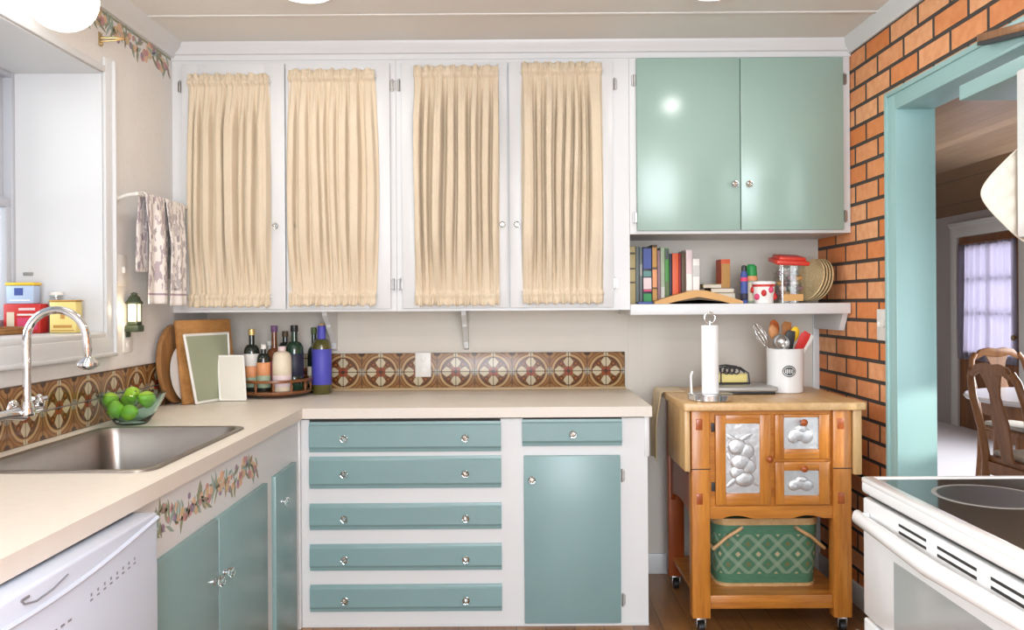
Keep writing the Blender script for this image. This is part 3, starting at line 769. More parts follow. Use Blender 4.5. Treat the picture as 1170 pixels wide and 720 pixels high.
def curtain(x0, x1, ztop, zbot, seed, label, folds, bulge, depth=0.045):
    """gathered panel on an upper and a lower rod with a ruffle beyond each rod"""
    t = thing('curtain', label, 'curtain', ((x0+x1)/2, UF-0.03, zbot), 'gathered curtains on the cabinet doors')
    rnd = random.Random(seed); ph = [rnd.uniform(0, 6.28) for _ in range(8)]; yb = UF-0.034
    H = ztop-zbot; zr1 = ztop-0.034; zr0 = zbot+0.042
    kx = [0.0]
    for i in range(folds): kx.append(kx[-1]+rnd.uniform(0.6, 1.5))
    kx = [k/kx[-1] for k in kx]
    def fold(u, v):
        i = 0
        uu = min(0.9999, max(0, u+0.020*math.sin(2.2*v+ph[0])*math.sin(PI*u)+0.008*math.sin(6*v+9*u+ph[1])))
        while i < folds-1 and kx[i+1] <= uu: i += 1
        q = (uu-kx[i])/(kx[i+1]-kx[i])
        amp = (0.55+0.45*math.sin(i*2.4+ph[2]))*min(1.4, (kx[i+1]-kx[i])*folds)
        vw = 0.16+0.10*math.sin(i*1.7+ph[7])                   # share of the fold that is valley, each side
        s = min(1.0, max(0.0, (min(q, 1-q)-vw*0.6)/(0.17)))
        s = s*s*(3-2*s)
        return -s*(0.45+0.55*amp)-0.12*math.sin(PI*q)
    def fn(u, v):
        # v from bottom to top between the two ends
        z = zbot+H*v
        xe = bulge*math.sin(PI*v)
        x = x0-xe+(x1-x0+2*xe)*u
        fine = 0.0022*math.sin(u*95+ph[3])+0.0018*math.sin(u*140+ph[4]+3*math.sin(u*10))
        if z > zr1+0.008: k = (z-zr1-0.008)/(ztop-zr1-0.008); y = yb+fine*(1+2.2*k)+0.007*math.sin(u*75+ph[5])*k; z += 0.004*math.sin(u*45+ph[6])*k
        elif z < zr0-0.008: k = (zr0-0.008-z)/(zr0-0.008-zbot); y = yb-0.003+fine*(1+2.0*k)-0.004*k+0.007*math.sin(u*80+ph[5])*k; z += 0.004*math.sin(u*60+ph[6])*k
        else:
            m = (z-zr0)/(zr1-zr0); m = min(1, max(0, m))
            q0 = min(1, m/0.30); q1 = min(1, (1-m)/0.24); e = (0.1+0.9*q0*q0*(3-2*q0))*(0.1+0.9*q1*q1*(3-2*q1))
            y = yb+0.014+fold(u, m)*depth*e+fine*(1.2-0.9*e)-0.002*e
            q = min(abs(z-zr1), abs(z-zr0))
            if q < 0.013: y = yb-0.001-0.007*math.sqrt(max(0, 1-(q/0.013)**2))+fine*1.3
        return (x, y, z)
    mb = MB().grid(fn, 200, 160)
    mb.build('curtain_panel', M['curtain'], t, smooth=80, solid=0.0014)
    for z in (zr1, zr0):
        MB().cyl((x0-0.006, yb+0.011, z), (x1+0.006, yb+0.011, z), 0.0035, seg=8).build('curtain_rod', M['trayrim'], t)
cz1, cz0 = 2.366, 1.338
curtain(-1.438, -1.078, 2.358, 1.330, 1, 'gathered beige curtain on the cabinet door nearest the left wall', 8, 0.004, 0.044)
curtain(-0.990, -0.612, 2.376, 1.333, 2, 'gathered beige curtain bulging left, on the second cabinet door from the left', 8, 0.016, 0.046)
curtain(-0.438, -0.066, 2.388, 1.330, 3, 'gathered beige curtain with straight folds on the third cabinet door from the left', 8, 0.003, 0.070)
curtain(0.036, 0.392, 2.400, 1.335, 4, 'gathered beige curtain on the cabinet door nearest the green cupboard', 8, 0.003, 0.066)

# green cupboard over the open shelf
t = thing('wall_cabinet', 'white framed cupboard with two plain sage green doors over the bookshelf', 'cabinet', (1.02, UF+0.2, 1.64))
mb = MB()
mb.box(0.515, 1.497, UF, UF+0.02, 1.642, 2.426); mb.box(0.515, 0.535, UF+0.02, YB-0.003, 1.642, 2.426); mb.box(1.478, 1.497, UF+0.02, YB-0.003, 1.642, 2.426)
mb.box(0.535, 1.478, UF+0.02, YB-0.003, 1.642, 1.66)
mb.build('cabinet_body', M['white'], t)
for a, b, kx, hx in ((0.546, 1.003, 0.975, 0.537), (1.006, 1.462, 1.040, 1.472)):
    d = MB().box(a, b, UF-0.019, UF-0.0005, 1.655, 2.420, 0.003).build('door', M['green'], t)
    glass_knob(d, (kx, UF-0.019, 1.857), (0, -1, 0), 0.016)
    for z in (2.325, 1.715): hinge(d, hx, UF-0.001, z)
t = thing('wall_shelf', 'white open shelf of books and jars under the green cupboard', 'shelf', (1.0, UF+0.2, 1.28))
mb = MB(); mb.box(0.515, 1.495, UF-0.005, YB-0.003, 1.282, 1.330, 0.003); mb.build('board', M['white'], t)
mb = MB(); mb.prism([(1.472, UF+0.03, 1.2815), (1.472, UF+0.075, 1.205), (1.472, YB-0.015, 1.205), (1.472, YB-0.015, 1.2815)], (0.024, 0, 0)); mb.build('bracket', M['white'], t)
def corbel(x, label):
    mb = MB(); prof = []
    yb = YB-0.001; zt = UB-0.0005
    top = 0.235
    prof = [(0, 0), (top, 0), (top, -0.018)]
    for k in range(1, 9): a = k/8*PI; prof.append((top-0.012-0.055*k/8+0.012*math.cos(a), -0.018-0.050*k/8))
    for k in range(1, 9): a = k/8*PI; prof.append((top-0.095-0.060*k/8+0.014*math.cos(a)+0.014, -0.068-0.062*k/8))
    prof += [(0.05, -0.155), (0.04, -0.185), (0.0, -0.195)]
    mb.prism([(x-0.011, yb-a, zt+b) for a, b in prof], (0.022, 0, 0))
    tag(mb.build('shelf_bracket', M['white'], None, smooth=20), label, 'bracket')
corbel(-0.885, 'scrolled white wooden bracket beside the blue-labelled bottle')
corbel(-0.238, 'scrolled white wooden bracket above the wall outlet, right of centre')
def plate(name, c, ax, w, h, holes, label, cat):
    t = thing(name, label, cat, c)
    x, y, z = c; mb = MB()
    if ax == 'y': mb.box(x-w/2, x+w/2, y-0.007, y-0.0002, z-h/2, z+h/2, 0.003)
    elif ax == 'x': mb.box(x+0.0002, x+0.007, y-w/2, y+w/2, z-h/2, z+h/2, 0.003)
    else: mb.box(x-0.007, x-0.0002, y-w/2, y+w/2, z-h/2, z+h/2, 0.003)
    mb.build('cover_plate', M['plate'], t)
    for dy in holes:
        mb = MB()
        if name == 'light_switch':
            if ax == 'x': mb.box(x+0.006, x+0.016, y+dy-0.005, y+dy+0.005, z-0.010, z+0.014, 0.002)
            else: mb.box(x-0.016, x-0.006, y+dy-0.005, y+dy+0.005, z-0.010, z+0.014, 0.002)
            mb.build('toggle', M['plate'], t)
        else:
            if ax == 'y': mb.lathe([(0.0165, 0), (0.0165, 0.003), (0.014, 0.004), (0.0001, 0.004)], (x, y-0.006, z+dy), (0, -1, 0), 18)
            else: mb.lathe([(0.0165, 0), (0.0165, 0.003), (0.014, 0.004), (0.0001, 0.004)], (x+0.006, y, z+dy), (1, 0, 0), 18)
            mb.build('socket', M['plate'], t)
    return t
plate('wall_outlet', (-0.452, YB-0.0105, 1.038), 'y', 0.078, 0.120, (-0.03, 0.03), 'white wall outlet set into the back tile', 'outlet')
plate('light_switch', (WLX, 3.17, 1.475), 'x', 0.075, 0.12, (0.0,), 'white light switch on the left wall behind the towels', 'switch')
plate('light_switch', (WRX, 3.335, 1.24), '-x', 0.10, 0.128, (-0.022, 0.022), 'white light switch on the brick wall beside the doorway', 'switch')
plate('wall_outlet', (WLX, 3.21, 1.215), 'x', 0.075, 0.12, (-0.03,), 'white wall outlet under the lantern night light', 'outlet')

# ================================================================== things on the left wall
t = thing('night_light', 'small green lantern night light plugged into the left wall', 'night light', (WLX+0.03, 3.20, 1.24))
x = WLX+0.035; y = 3.20
mb = MB(); mb.box(x-0.026, x+0.028, y-0.028, y+0.028, 1.236, 1.262, 0.005); mb.box(x-0.020, x+0.022, y-0.022, y+0.022, 1.262, 1.276, 0.003)
mb.box(WLX+0.0075, x-0.02, y-0.018, y+0.018, 1.215, 1.26, 0.004)
mb.build('lantern_base', M['c_lantern'], t)
mb = MB(); mb.box(x-0.017, x+0.019, y-0.019, y+0.019, 1.2765, 1.345, 0.003); mb.build('lamp_panes', glow('lantern_glow', (1.0, 0.82, 0.58), 1.0), t)
mb = MB()
for a in (-1, 1):
    for b in (-1, 1): mb.box(x+0.001+a*0.018-0.002, x+0.001+a*0.018+0.002, y+b*0.02-0.002, y+b*0.02+0.002, 1.276, 1.346)
mb.lathe([(0.034, 0), (0.034, 0.006), (0.025, 0.016), (0.022, 0.026), (0.012, 0.034), (0.013, 0.042), (0.0001, 0.046)], (x+0.001, y, 1.345), (0, 0, 1), 8)
mb.build('lantern_cap', M['c_lantern'], t)
_l = bpy.data.lights.new('lantern_bulb', 'POINT'); _l.energy = 0.35; _l.color = (1, 0.78, 0.5); _l.shadow_soft_size = 0.015
_o = bpy.data.objects.new('lantern_bulb', _l); C.objects.link(_o); _o.location = (WLX+0.05, 3.135, 1.31)

t = thing('towel_bar', 'white towel bar mounted on the left wall beside the window', 'towel bar', (WLX, 3.35, 1.76))
BX = -1.435; BZ = 1.765
mb = MB(); mb.tube([(WLX+0.002, 3.125, BZ-0.02), (WLX+0.05, 3.125, BZ-0.004), (BX, 3.125, BZ)], 0.007, 10); mb.tube([(WLX+0.002, 3.585, BZ-0.02), (WLX+0.05, 3.585, BZ-0.004), (BX, 3.585, BZ)], 0.007, 10)
for yy in (3.125, 3.585): mb.lathe([(0.020, 0), (0.018, 0.006), (0.008, 0.010)], (WLX+0.0005, yy, BZ-0.02), (1, 0, 0), 16)
mb.build('bracket', M['trayrim'], t, smooth=50)
MB().cyl((BX, 3.118, BZ), (BX, 3.592, BZ), 0.007).build('rod', M['trayrim'], t)
def towel(y0, y1, zf, zb, mat, seed, label):
    rnd = random.Random(seed); p = [rnd.uniform(0, 6) for _ in range(4)]
    Lb = BZ-zb; Lf = BZ-zf; R = 0.012; tot = Lb+Lf+PI*R
    def fn(u, v):
        s = v*tot
        y = y0+(y1-y0)*u
        if s < Lb: x, z, k = BX-R, zb+s, (Lb-s)/Lb
        elif s < Lb+PI*R: a = (s-Lb)/R; x, z, k = BX-R*math.cos(a), BZ+R*math.sin(a), 0
        else: q = s-Lb-PI*R; x, z, k = BX+R, BZ-q, q/Lf
        sg = 1 if x > BX else -0.5
        wv = 0.5+0.5*math.sin(u*9+p[0]+0.6*k); wv2 = math.sin(u*17+p[1])
        x += sg*(0.020*wv+0.006*wv2)*min(1, k*2.5)
        y += 0.012*math.sin(3*k+p[2])*k*(0.5-u)*2
        return (x, y, z)
    o = MB().grid(fn, 40, 70).build('dish_towel', mat, None, smooth=80, solid=0.003)
    return tag(o, label, 'towel')
towel(3.165, 3.335, 1.345, 1.47, M['towel1'], 3, 'printed dish towel on the bar, nearer the window')
towel(3.355, 3.545, 1.338, 1.45, M['towel2'], 8, 'printed dish towel on the bar, nearer the curtained cabinet')

t = thing('globe_lamp', 'round glowing glass globe lamp over the sink window', 'lamp', (WLX, 2.50, 2.32))
gc = (-1.385, 2.52, 2.285)
MB().ball(gc, 0.105, (1, 1, 0.95), 28).build('globe', glow('lit_globe_glass', (1.0, 0.97, 0.92), 1.6), t, smooth=80)
mb = MB(); mb.lathe([(0.06, 0), (0.058, 0.012), (0.03, 0.022), (0.022, 0.09)], (WLX+0.001, 2.52, 2.41), (1, 0, 0), 20); mb.cyl((gc[0], gc[1], 2.37), (gc[0], gc[1], 2.42), 0.035)
mb.build('wall_mount', M['enamel'], t)
_l = bpy.data.lights.new('globe_bulb', 'POINT'); _l.energy = 2; _l.color = (1, 0.95, 0.87); _l.shadow_soft_size = 0.1
_o = bpy.data.objects.new('globe_bulb', _l); C.objects.link(_o); _o.location = (-1.22, 2.45, 2.2)
t = thing('curtain_rod_holder', 'small brass curtain rod holder on the left wall below the fruit border', 'bracket', (WLX, 3.03, 2.32))
mb = MB(); mb.box(WLX+0.0005, WLX+0.004, 3.005, 3.03, 2.295, 2.345, 0.001); mb.build('backplate', M['brass'], t)
mb = MB(); mb.tube([(WLX+0.002, 3.018, 2.325), (WLX+0.05, 3.03, 2.328), (WLX+0.075, 3.05, 2.332)], 0.005, 10); mb.tube([(WLX+0.002, 3.018, 2.312), (WLX+0.045, 3.028, 2.318), (WLX+0.075, 3.048, 2.330)], 0.004, 8); mb.ball((WLX+0.004, 3.018, 2.302), 0.008)
mb.build('arm', M['brass'], t)

# window-sill goods
SZ = WZ0+0.0025
def box_item(name, x0, x1, y0, y1, z0, h, mat, label, cat, bands, lid=None):
    t = thing(name, label, cat, ((x0+x1)/2, (y0+y1)/2, z0))
    b = MB().box(x0, x1, y0, y1, z0, z0+h, 0.004).build('body', mat, t)
    for (u0, u1, v0, v1, m) in bands:
        MB().box(x0+(x1-x0)*u0, x0+(x1-x0)*u1, y0-0.0008, y0+0.001, z0+h*v0, z0+h*v1).build('print', m, b)
    if lid: MB().box(x0-0.003, x1+0.003, y0-0.003, y1+0.003, z0+h, z0+h+lid[0], 0.003).build('lid', lid[1], t)
    return t
box_item('tea_box', -1.828, -1.695, 2.93, 2.985, SZ, 0.105, M['c_red'], 'red carton on the window sill', 'carton',
         [(0.10, 0.30, 0.06, 0.72, M['c_cream']), (0.38, 0.92, 0.12, 0.52, M['c_pink']), (0.38, 0.92, 0.60, 0.66, M['c_white']), (0.42, 0.86, 0.78, 0.86, M['c_blush'])])
box_item('plastic_tub', -1.820, -1.722, 2.935, 2.980, SZ+0.1055, 0.066, M['c_paleblue'], 'pale blue tub with a yellow lid standing on the red carton', 'tub',
         [(0.30, 0.62, 0.45, 0.85, M['c_blue']), (0.12, 0.88, 0.15, 0.22, M['c_white'])], (0.010, M['c_brightyellow']))
box_item('tea_tin', -1.663, -1.568, 2.93, 2.975, SZ, 0.112, M['c_yellow'], 'pale yellow tin on the window sill behind the faucet', 'tin',
         [(0.15, 0.85, 0.16, 0.25, M['c_gold']), (0.42, 0.58, 0.45, 0.60, M['c_gold']), (0.06, 0.94, 0.06, 0.09, M['c_gold'])], (0.006, M['c_gold']))
mb = MB(); t = thing('glass_jar', 'small clear glass jar on the sill between red carton and yellow tin', 'jar', (-1.70, 2.99, SZ))
mb.lathe([(0.028, 0), (0.030, 0.004), (0.030, 0.10), (0.022, 0.125), (0.022, 0.135), (0.019, 0.135), (0.019, 0.124), (0.026, 0.10), (0.026, 0.006), (0.0001, 0.006)], (-1.676, 2.998, SZ), seg=20); mb.build('jar_body', M['jar'], t, smooth=50)
MB().lathe([(0.024, 0), (0.024, 0.012), (0.0001, 0.014)], (-1.676, 2.998, SZ+0.1355), seg=20).build('jar_lid', M['trayrim'], t)
t = thing('wooden_tray', 'low wooden tray end at the left of the window sill', 'tray', (-1.8, 2.88, SZ))
mb = MB(); mb.box(-1.83, -1.72, 2.62, 2.90, SZ, SZ+0.012, 0.003); mb.box(-1.83, -1.72, 2.893, 2.90, SZ+0.011, SZ+0.026, 0.002); mb.box(-1.727, -1.72, 2.62, 2.90, SZ+0.011, SZ+0.02, 0.002); mb.build('tray_body', M['boarddark'], t)

# ================================================================== counter things
t = thing('glass_bowl', 'blue-green glass bowl of limes at the back of the sink', 'bowl', (-1.385, 2.965, CZ1))
bc = (-1.388, 2.968, CZ1+0.0006)
mb = MB(); mb.lathe([(0.0001, 0.0), (0.050, 0.0), (0.056, 0.004), (0.085, 0.045), (0.108, 0.088), (0.118, 0.112), (0.115, 0.113), (0.103, 0.088), (0.080, 0.047), (0.052, 0.009), (0.0001, 0.008)], bc, seg=40); mb.build('bowl_body', M['bowl'], t, smooth=60)
MB().lathe([(0.0001, 0), (0.051, 0), (0.057, 0.0045), (0.0001, 0.0046)], (bc[0], bc[1], CZ1+0.0002), seg=32).build('bowl_foot', paint('teal_glass_foot', (0.03, 0.16, 0.20), 0.1, 0.1, coat=0.5), t) if False else None
limes = [(-0.070, -0.015, 0.088, 'leftmost lime in the glass bowl'), (0.014, -0.050, 0.048, 'low lime at the front of the glass bowl'), (0.058, -0.010, 0.092, 'rightmost lime in the glass bowl'),
         (0.000, 0.008, 0.106, 'topmost lime in the middle of the glass bowl'), (-0.034, 0.054, 0.082, 'lime at the back left of the glass bowl'), (0.034, 0.056, 0.080, 'lime at the back right of the glass bowl'), (-0.036, -0.044, 0.057, 'lime at the front left of the glass bowl')]
for i, (dx, dy, dz, lab) in enumerate(limes):
    t = thing('lime', lab, 'lime', (bc[0]+dx, bc[1]+dy, bc[2]+dz-0.027), 'limes in the glass bowl')
    Mx = Matrix.Translation((bc[0]+dx, bc[1]+dy, bc[2]+dz)) @ Matrix.Rotation(i*1.3, 4, 'Z') @ Matrix.Rotation(1.1+0.3*i, 4, 'X')
    MB(Mx).lathe([(0.0001, -0.034), (0.006, -0.032), (0.017, -0.025), (0.026, -0.010), (0.0285, 0.0), (0.026, 0.011), (0.017, 0.025), (0.007, 0.032), (0.0001, 0.0345)], seg=20).build('lime_skin', M['limeskin'], t, smooth=70)
    MB(Mx).lathe([(0.0001, -0.0355), (0.003, -0.035), (0.0035, -0.033)], seg=8).build('stem_end', M['c_oliveleaf'], t)

def slab_frame(bl, d, lean):
    """local x along the bottom edge, local y = out of the face, local z = up the leaning face"""
    d = Vector((d[0], d[1], 0)).normalized(); up = Vector(lean).normalized()
    n = d.cross(up).normalized()              # faces the room
    m = Matrix((( d.x, n.x, up.x, bl[0]), (d.y, n.y, up.y, bl[1]), (d.z, n.z, up.z, bl[2]), (0, 0, 0, 1)))
    return m
# normal (d x up) points to +x,-y : towards the room
Mx = slab_frame((-1.477, 3.415, CZ1+0.002), (0.02, 1), (-0.06, 0, 1))
t = thing('round_board', 'round wooden board leaning edge-on against the left wall behind the square board', 'cutting board', (-1.46, 3.75, CZ1))
mb = MB(Mx); mb.lathe([(0.0001, 0), (0.165, 0), (0.172, 0.006), (0.172, 0.016), (0.165, 0.022), (0.0001, 0.022)], (0.172, -0.012, 0.172), (0, 1, 0), 48); mb.build('board', M['boarddark'], t, smooth=30)
Mx = slab_frame((-1.452, 3.47, CZ1+0.002), (0.16, 1), (-0.10, 0.02, 1))
t = thing('serving_plate', 'thin white-edged plate between the round board and the square wooden board', 'plate', (-1.45, 3.7, CZ1))
mb = MB(Mx); mb.lathe([(0.0001, 0), (0.085, 0), (0.13, 0.004), (0.132, 0.007), (0.084, 0.006), (0.0001, 0.005)], (0.132, 0.0, 0.132), (0, 1, 0), 40); mb.build('plate_body', M['enamel'], t, smooth=40)
Mx = slab_frame((-1.425, 3.515, CZ1+0.001), (0.45, 0.89), (-0.115, 0.055, 1))
t = thing('wooden_board', 'square wooden cutting board leaning in the corner behind the green tray', 'cutting board', (-1.36, 3.65, CZ1))
MB(Mx).box(0, 0.305, -0.010, 0.012, 0, 0.365, 0.006).build('board', M['board'], t)
Mx = slab_frame((-1.380, 3.505, CZ1+0.001), (0.36, 0.93), (-0.115, 0.045, 1))
t = thing('green_tray', 'sage green tray with white rim leaning on the wooden board', 'tray', (-1.33, 3.62, CZ1))
mb = MB(Mx); mb.prism([(0.02, 0, 0), (0.235, 0, 0), (0.262, 0, 0.30), (-0.01, 0, 0.30)], (0, 0.006, 0)); mb.build('tray_panel', M['traygreen'], t)
mb = MB(Mx); P = [(0.02, 0.004, 0.006), (0.235, 0.004, 0.006), (0.262, 0.004, 0.30), (-0.01, 0.004, 0.30)]
for i in range(4): mb.tube([P[i], P[(i+1) % 4]], 0.0062, 10); mb.ball(P[i], 0.0062, seg=10)
mb.build('tray_rim', M['trayrim'], t)
Mx = slab_frame((-1.311, 3.640, CZ1+0.001), (0.97, 0.10), (-0.14, 0.26, 1))
t = thing('cream_tray', 'small cream tray leaning beside the wooden turntable', 'tray', (-1.24, 3.7, CZ1))
MB(Mx).box(0, 0.115, 0, 0.008, 0, 0.205, 0.003).build('tray_panel', M['traycream'], t)
mb = MB(Mx); P = [(0.003, 0.004, 0.006), (0.112, 0.004, 0.006), (0.112, 0.004, 0.204), (0.003, 0.004, 0.204)]
for i in range(4): mb.tube([P[i], P[(i+1) % 4]], 0.0058, 10); mb.ball(P[i], 0.0058, seg=10)
mb.build('tray_rim', M['trayrim'], t)

# lazy susan
lc = Vector((-1.125, 3.862, CZ1))
t = thing('lazy_susan', 'wooden turntable with a spindle rail holding bottles in the back corner', 'turntable', tuple(lc))
MB().lathe([(0.0001, 0), (0.075, 0), (0.08, 0.008), (0.0001, 0.0085)], lc+Vector((0, 0, 0.0006)), seg=32).build('foot', M['walnut'], t)
MB().lathe([(0.0001, 0.009), (0.12, 0.009), (0.155, 0.014), (0.166, 0.022), (0.163, 0.030), (0.150, 0.032), (0.0001, 0.030)], lc, seg=56).build('dish', M['walnut'], t, smooth=40)
mb = MB(); mb.lathe([(0.152, 0.072), (0.166, 0.072), (0.168, 0.078), (0.166, 0.084), (0.152, 0.084), (0.150, 0.078), (0.152, 0.072)], lc, seg=56); mb.build('rail', M['walnut'], t, smooth=40)
for k in range(12):
    a = 2*PI*k/12+0.2; MB().lathe([(0.005, 0), (0.004, 0.006), (0.007, 0.018), (0.004, 0.034), (0.005, 0.043)], lc+Vector((0.157*math.cos(a), 0.157*math.sin(a), 0.0305)), seg=10).build('spindle', M['walnut'], t)

def bottle(x, y, z, h, R, gm, capm, label, lab_spans, shoulder=0.60, neck=0.30, cap_h=0.10, caplab='screw cap', r_neck=None):
    t = thing('bottle', label, 'bottle', (x, y, z))
    rn = r_neck or R*0.36; hs = h*shoulder; hn = h*(shoulder+0.15)
    prof = [(0.0001, 0), (R*0.9, 0), (R, 0.006), (R, hs)]
    for k in range(1, 7):
        a = k/6*PI/2; prof.append((rn+(R-rn)*math.cos(a)**1.1 if k < 6 else rn, hs+(hn-hs)*math.sin(a)**0.9))
    prof += [(rn*0.95, h*0.90), (rn*1.12, h*0.905), (rn*1.12, h*0.93), (rn*0.9, h*0.93), (rn*0.9, h*(1-0.01)), (0.0001, h*(1-0.01))]
    MB().lathe(prof, (x, y, z), seg=28).build('glass', gm, t, smooth=50)
    MB().lathe([(rn*1.16, h*(1-cap_h)), (rn*1.2, h*(1-cap_h)+0.003), (rn*1.2, h-0.002), (rn*1.05, h), (0.0001, h)], (x, y, z), seg=18).build('cap', capm, t)
    for z0, z1, m in lab_spans:
        MB().lathe([(R+0.0004, z0*h), (R+0.0012, z0*h+0.001), (R+0.0012, z1*h-0.001), (R+0.0004, z1*h)], (x, y, z), seg=28).build('bottle_label', m, t, smooth=50)
    return t
bz = CZ1+0.0315
bottle(lc.x-0.095, lc.y-0.060, bz, 0.285, 0.036, M['darkglass'], M['gold'], 'dark bottle with gold cap and white label at the left of the turntable', [(0.06, 0.22, M['c_palegreen']), (0.221, 0.40, M['c_peach']), (0.401, 0.60, M['c_white'])])
bottle(lc.x-0.045, lc.y+0.045, bz, 0.225, 0.033, M['c_lightgrey'], M['c_white'], 'small bottle with white cap and pale label behind the gold-capped bottle', [(0.10, 0.60, M['c_cream'])], 0.68)
bottle(lc.x-0.030, lc.y-0.095, bz, 0.215, 0.030, M['darkglass'], M['trayrim'], 'short dark bottle with pink label at the front of the turntable', [(0.08, 0.34, M['c_palegreen']), (0.341, 0.62, M['c_peach'])], 0.66)
bottle(lc.x-0.005, lc.y-0.010, bz, 0.298, 0.036, M['amber'], M['c_plum'], 'amber bottle with dark purple cap in the middle of the turntable', [(0.08, 0.45, M['c_rose'])], 0.50)
bottle(lc.x+0.052, lc.y-0.085, bz, 0.205, 0.042, M['c_cream'], M['c_blush'], 'stout cream-labelled bottle at the front right of the turntable', [(0.10, 0.36, M['c_blush']), (0.361, 0.70, M['c_cream'])], 0.74)
bottle(lc.x+0.028, lc.y+0.055, bz, 0.270, 0.034, M['darkglass'], M['c_brown'], 'dark bottle with brown round stopper behind the cream-labelled bottle', [(0.1, 0.5, M['c_navy'])], 0.66)
bottle(lc.x+0.092, lc.y-0.020, bz, 0.300, 0.041, M['greenglass'], M['black'], 'dark green wine bottle with black cap at the right of the turntable', [(0.22, 0.56, M['c_navy']), (0.10, 0.219, M['darkglass'])], 0.60)
bottle(-0.926, 3.930, CZ1+0.0005, 0.325, 0.046, M['oliveglass'], M['c_cobalt'], 'olive wine bottle with a cobalt blue label beside the turntable', [(0.14, 0.66, M['c_cobalt'])], 0.66, cap_h=0.26)
t = bpy.data.objects.get('bottle.007')
MB().lathe([(0.012, 0), (0.013, 0.012), (0.0001, 0.014)], (-0.926, 3.930, CZ1+0.3255), seg=14).build('cork_stopper', M['cork'], t)
bottle(-0.982, 4.006, CZ1+0.0005, 0.315, 0.031, M['darkglass'], M['c_oliveleaf'], 'dark bottle half hidden behind the cobalt-labelled bottle', [(0.14, 0.40, M['c_cream'])], 0.56)

# ================================================================== shelf things
SHZ = 1.3305
def book(x0, x1, y0, dp, h, m, label, patches=(), group='books standing on the open shelf'):
    t = thing('book', label, 'book', ((x0+x1)/2, y0+dp/2, SHZ), group)
    mb = MB(); th = min(0.003, (x1-x0)*0.18)
    mb.box(x0, x0+th, y0+0.002, y0+dp, SHZ, SHZ+h, 0.0008, 1); mb.box(x1-th, x1, y0+0.002, y0+dp, SHZ, SHZ+h, 0.0008, 1); mb.box(x0, x1, y0, y0+0.005, SHZ, SHZ+h, 0.002, 2)
    mb.build('cover', m, t)
    MB().box(x0+th, x1-th, y0+0.005, y0+dp-0.006, SHZ+0.004, SHZ+h-0.005).build('page_block', M['pages'], t)
    for z0, z1, pm in patches:
        MB().box(x0+0.002, x1-0.002, y0-0.0006, y0+0.001, SHZ+h*z0, SHZ+h*z1).build('spine_print', pm, t)
bs = [(0.5228, 0.5517, .262, 'c_tan', 'tan spined book at the left end of the shelf', [(.60, .63, M['c_brown']), (.36, .39, M['c_brown']), (.86, .9, M['c_brown'])]),
      (0.5529, 0.5683, .262, 'c_slate', 'slate grey book second from the left end of the shelf', []),
      (0.5695, 0.5838, .258, 'c_slate', 'grey-green book just left of the bright multicoloured spine', [(.5, .7, M['c_grey'])]),
      (0.5853, 0.6257, .260, 'c_navy', 'thick book with blue, pink and green spine', [(.62, .97, M['c_blue']), (.48, .58, M['c_tealleaf']), (.26, .46, M['c_blush']), (.22, .25, M['c_pink']), (.04, .18, M['c_cap_green'])]),
      (0.6269, 0.6507, .270, 'c_brown', 'tall brown book with a gold and orange spine', [(.62, .95, M['c_gold']), (.28, .58, M['c_peach']), (.06, .25, M['c_gold'])]),
      (0.6519, 0.6653, .245, 'c_mauve', 'thin mauve book right of the tall brown book', []),
      (0.6661, 0.6851, .258, 'c_palegreen', 'pale green book with plain spine', [(.1, .3, M['c_lightgrey'])]),
      (0.6859, 0.7050, .254, 'c_green', 'green book with a black top on its spine', [(.80, .98, M['black']), (.1, .4, M['c_oliveleaf'])]),
      (0.7057, 0.7180, .228, 'c_navy', 'thin navy book left of the orange-red book', []),
      (0.7192, 0.7485, .230, 'c_orange', 'orange-red book in the middle of the row', [(.1, .16, M['c_gold'])]),
      (0.7497, 0.7588, .230, 'c_crimson', 'thin crimson book beside the orange-red book', []),
      (0.7604, 0.7802, .232, 'c_brown', 'dark brown book left of the blush book', []),
      (0.7818, 0.8103, .246, 'c_blush', 'blush white book with pale spine', [(.15, .55, M['c_white'])]),
      (0.8119, 0.8436, .205, 'c_white', 'short white book at the right end of the row', [(.6, .85, M['c_lightgrey'])])]
for x0, x1, h, m, lab, p in bs: book(x0, x1, 3.735, 0.185, h, M[m], lab, p)
book(0.958, 1.000, 3.80, 0.10, 0.205, M['c_orange'], 'orange book standing behind the flat stack', [(.1, .9, M['c_gold'])])
# blue magazine lying under the open book
tag(MB().box(0.555, 0.62, 3.672, 3.728, SHZ, SHZ+0.010, 0.002).build('pamphlet', M['c_blue']), 'thin blue pamphlet lying flat at the foot of the books', 'pamphlet')
# open book lying face down
t = thing('open_book', 'tan open book lying face down in front of the books', 'book', (0.82, 3.69, SHZ))
n = 20; up, lo = [], []
for k in range(n+1):
    u = k/n*2-1; uu = abs(u)
    up.append((0.822+u*0.196, 0.010+0.050*(1-max(0, uu-0.14)/0.86)**0.9 if uu > 0.14 else 0.060)); lo.append((0.822+u*0.196, 0.0006+0.030*max(0, 1-uu*1.45)**0.8))
mb = MB(); mb.prism([(x, 3.655, SHZ+z) for x, z in lo]+[(x, 3.655, SHZ+z) for x, z in reversed(up)], (0, 0.075, 0)); mb.build('cover', M['c_tanbook'], t, smooth=40)
mb = MB(); mb.prism([(x*0.94+0.822*0.06, 3.661, SHZ+max(0.0004, z-0.012)) for x, z in lo]+[(x*0.94+0.822*0.06, 3.661, SHZ+z-0.0004) for x, z in reversed(lo)], (0, 0.064, 0)); mb.build('page_block', M['c_brown'], t, smooth=40)
zz = SHZ
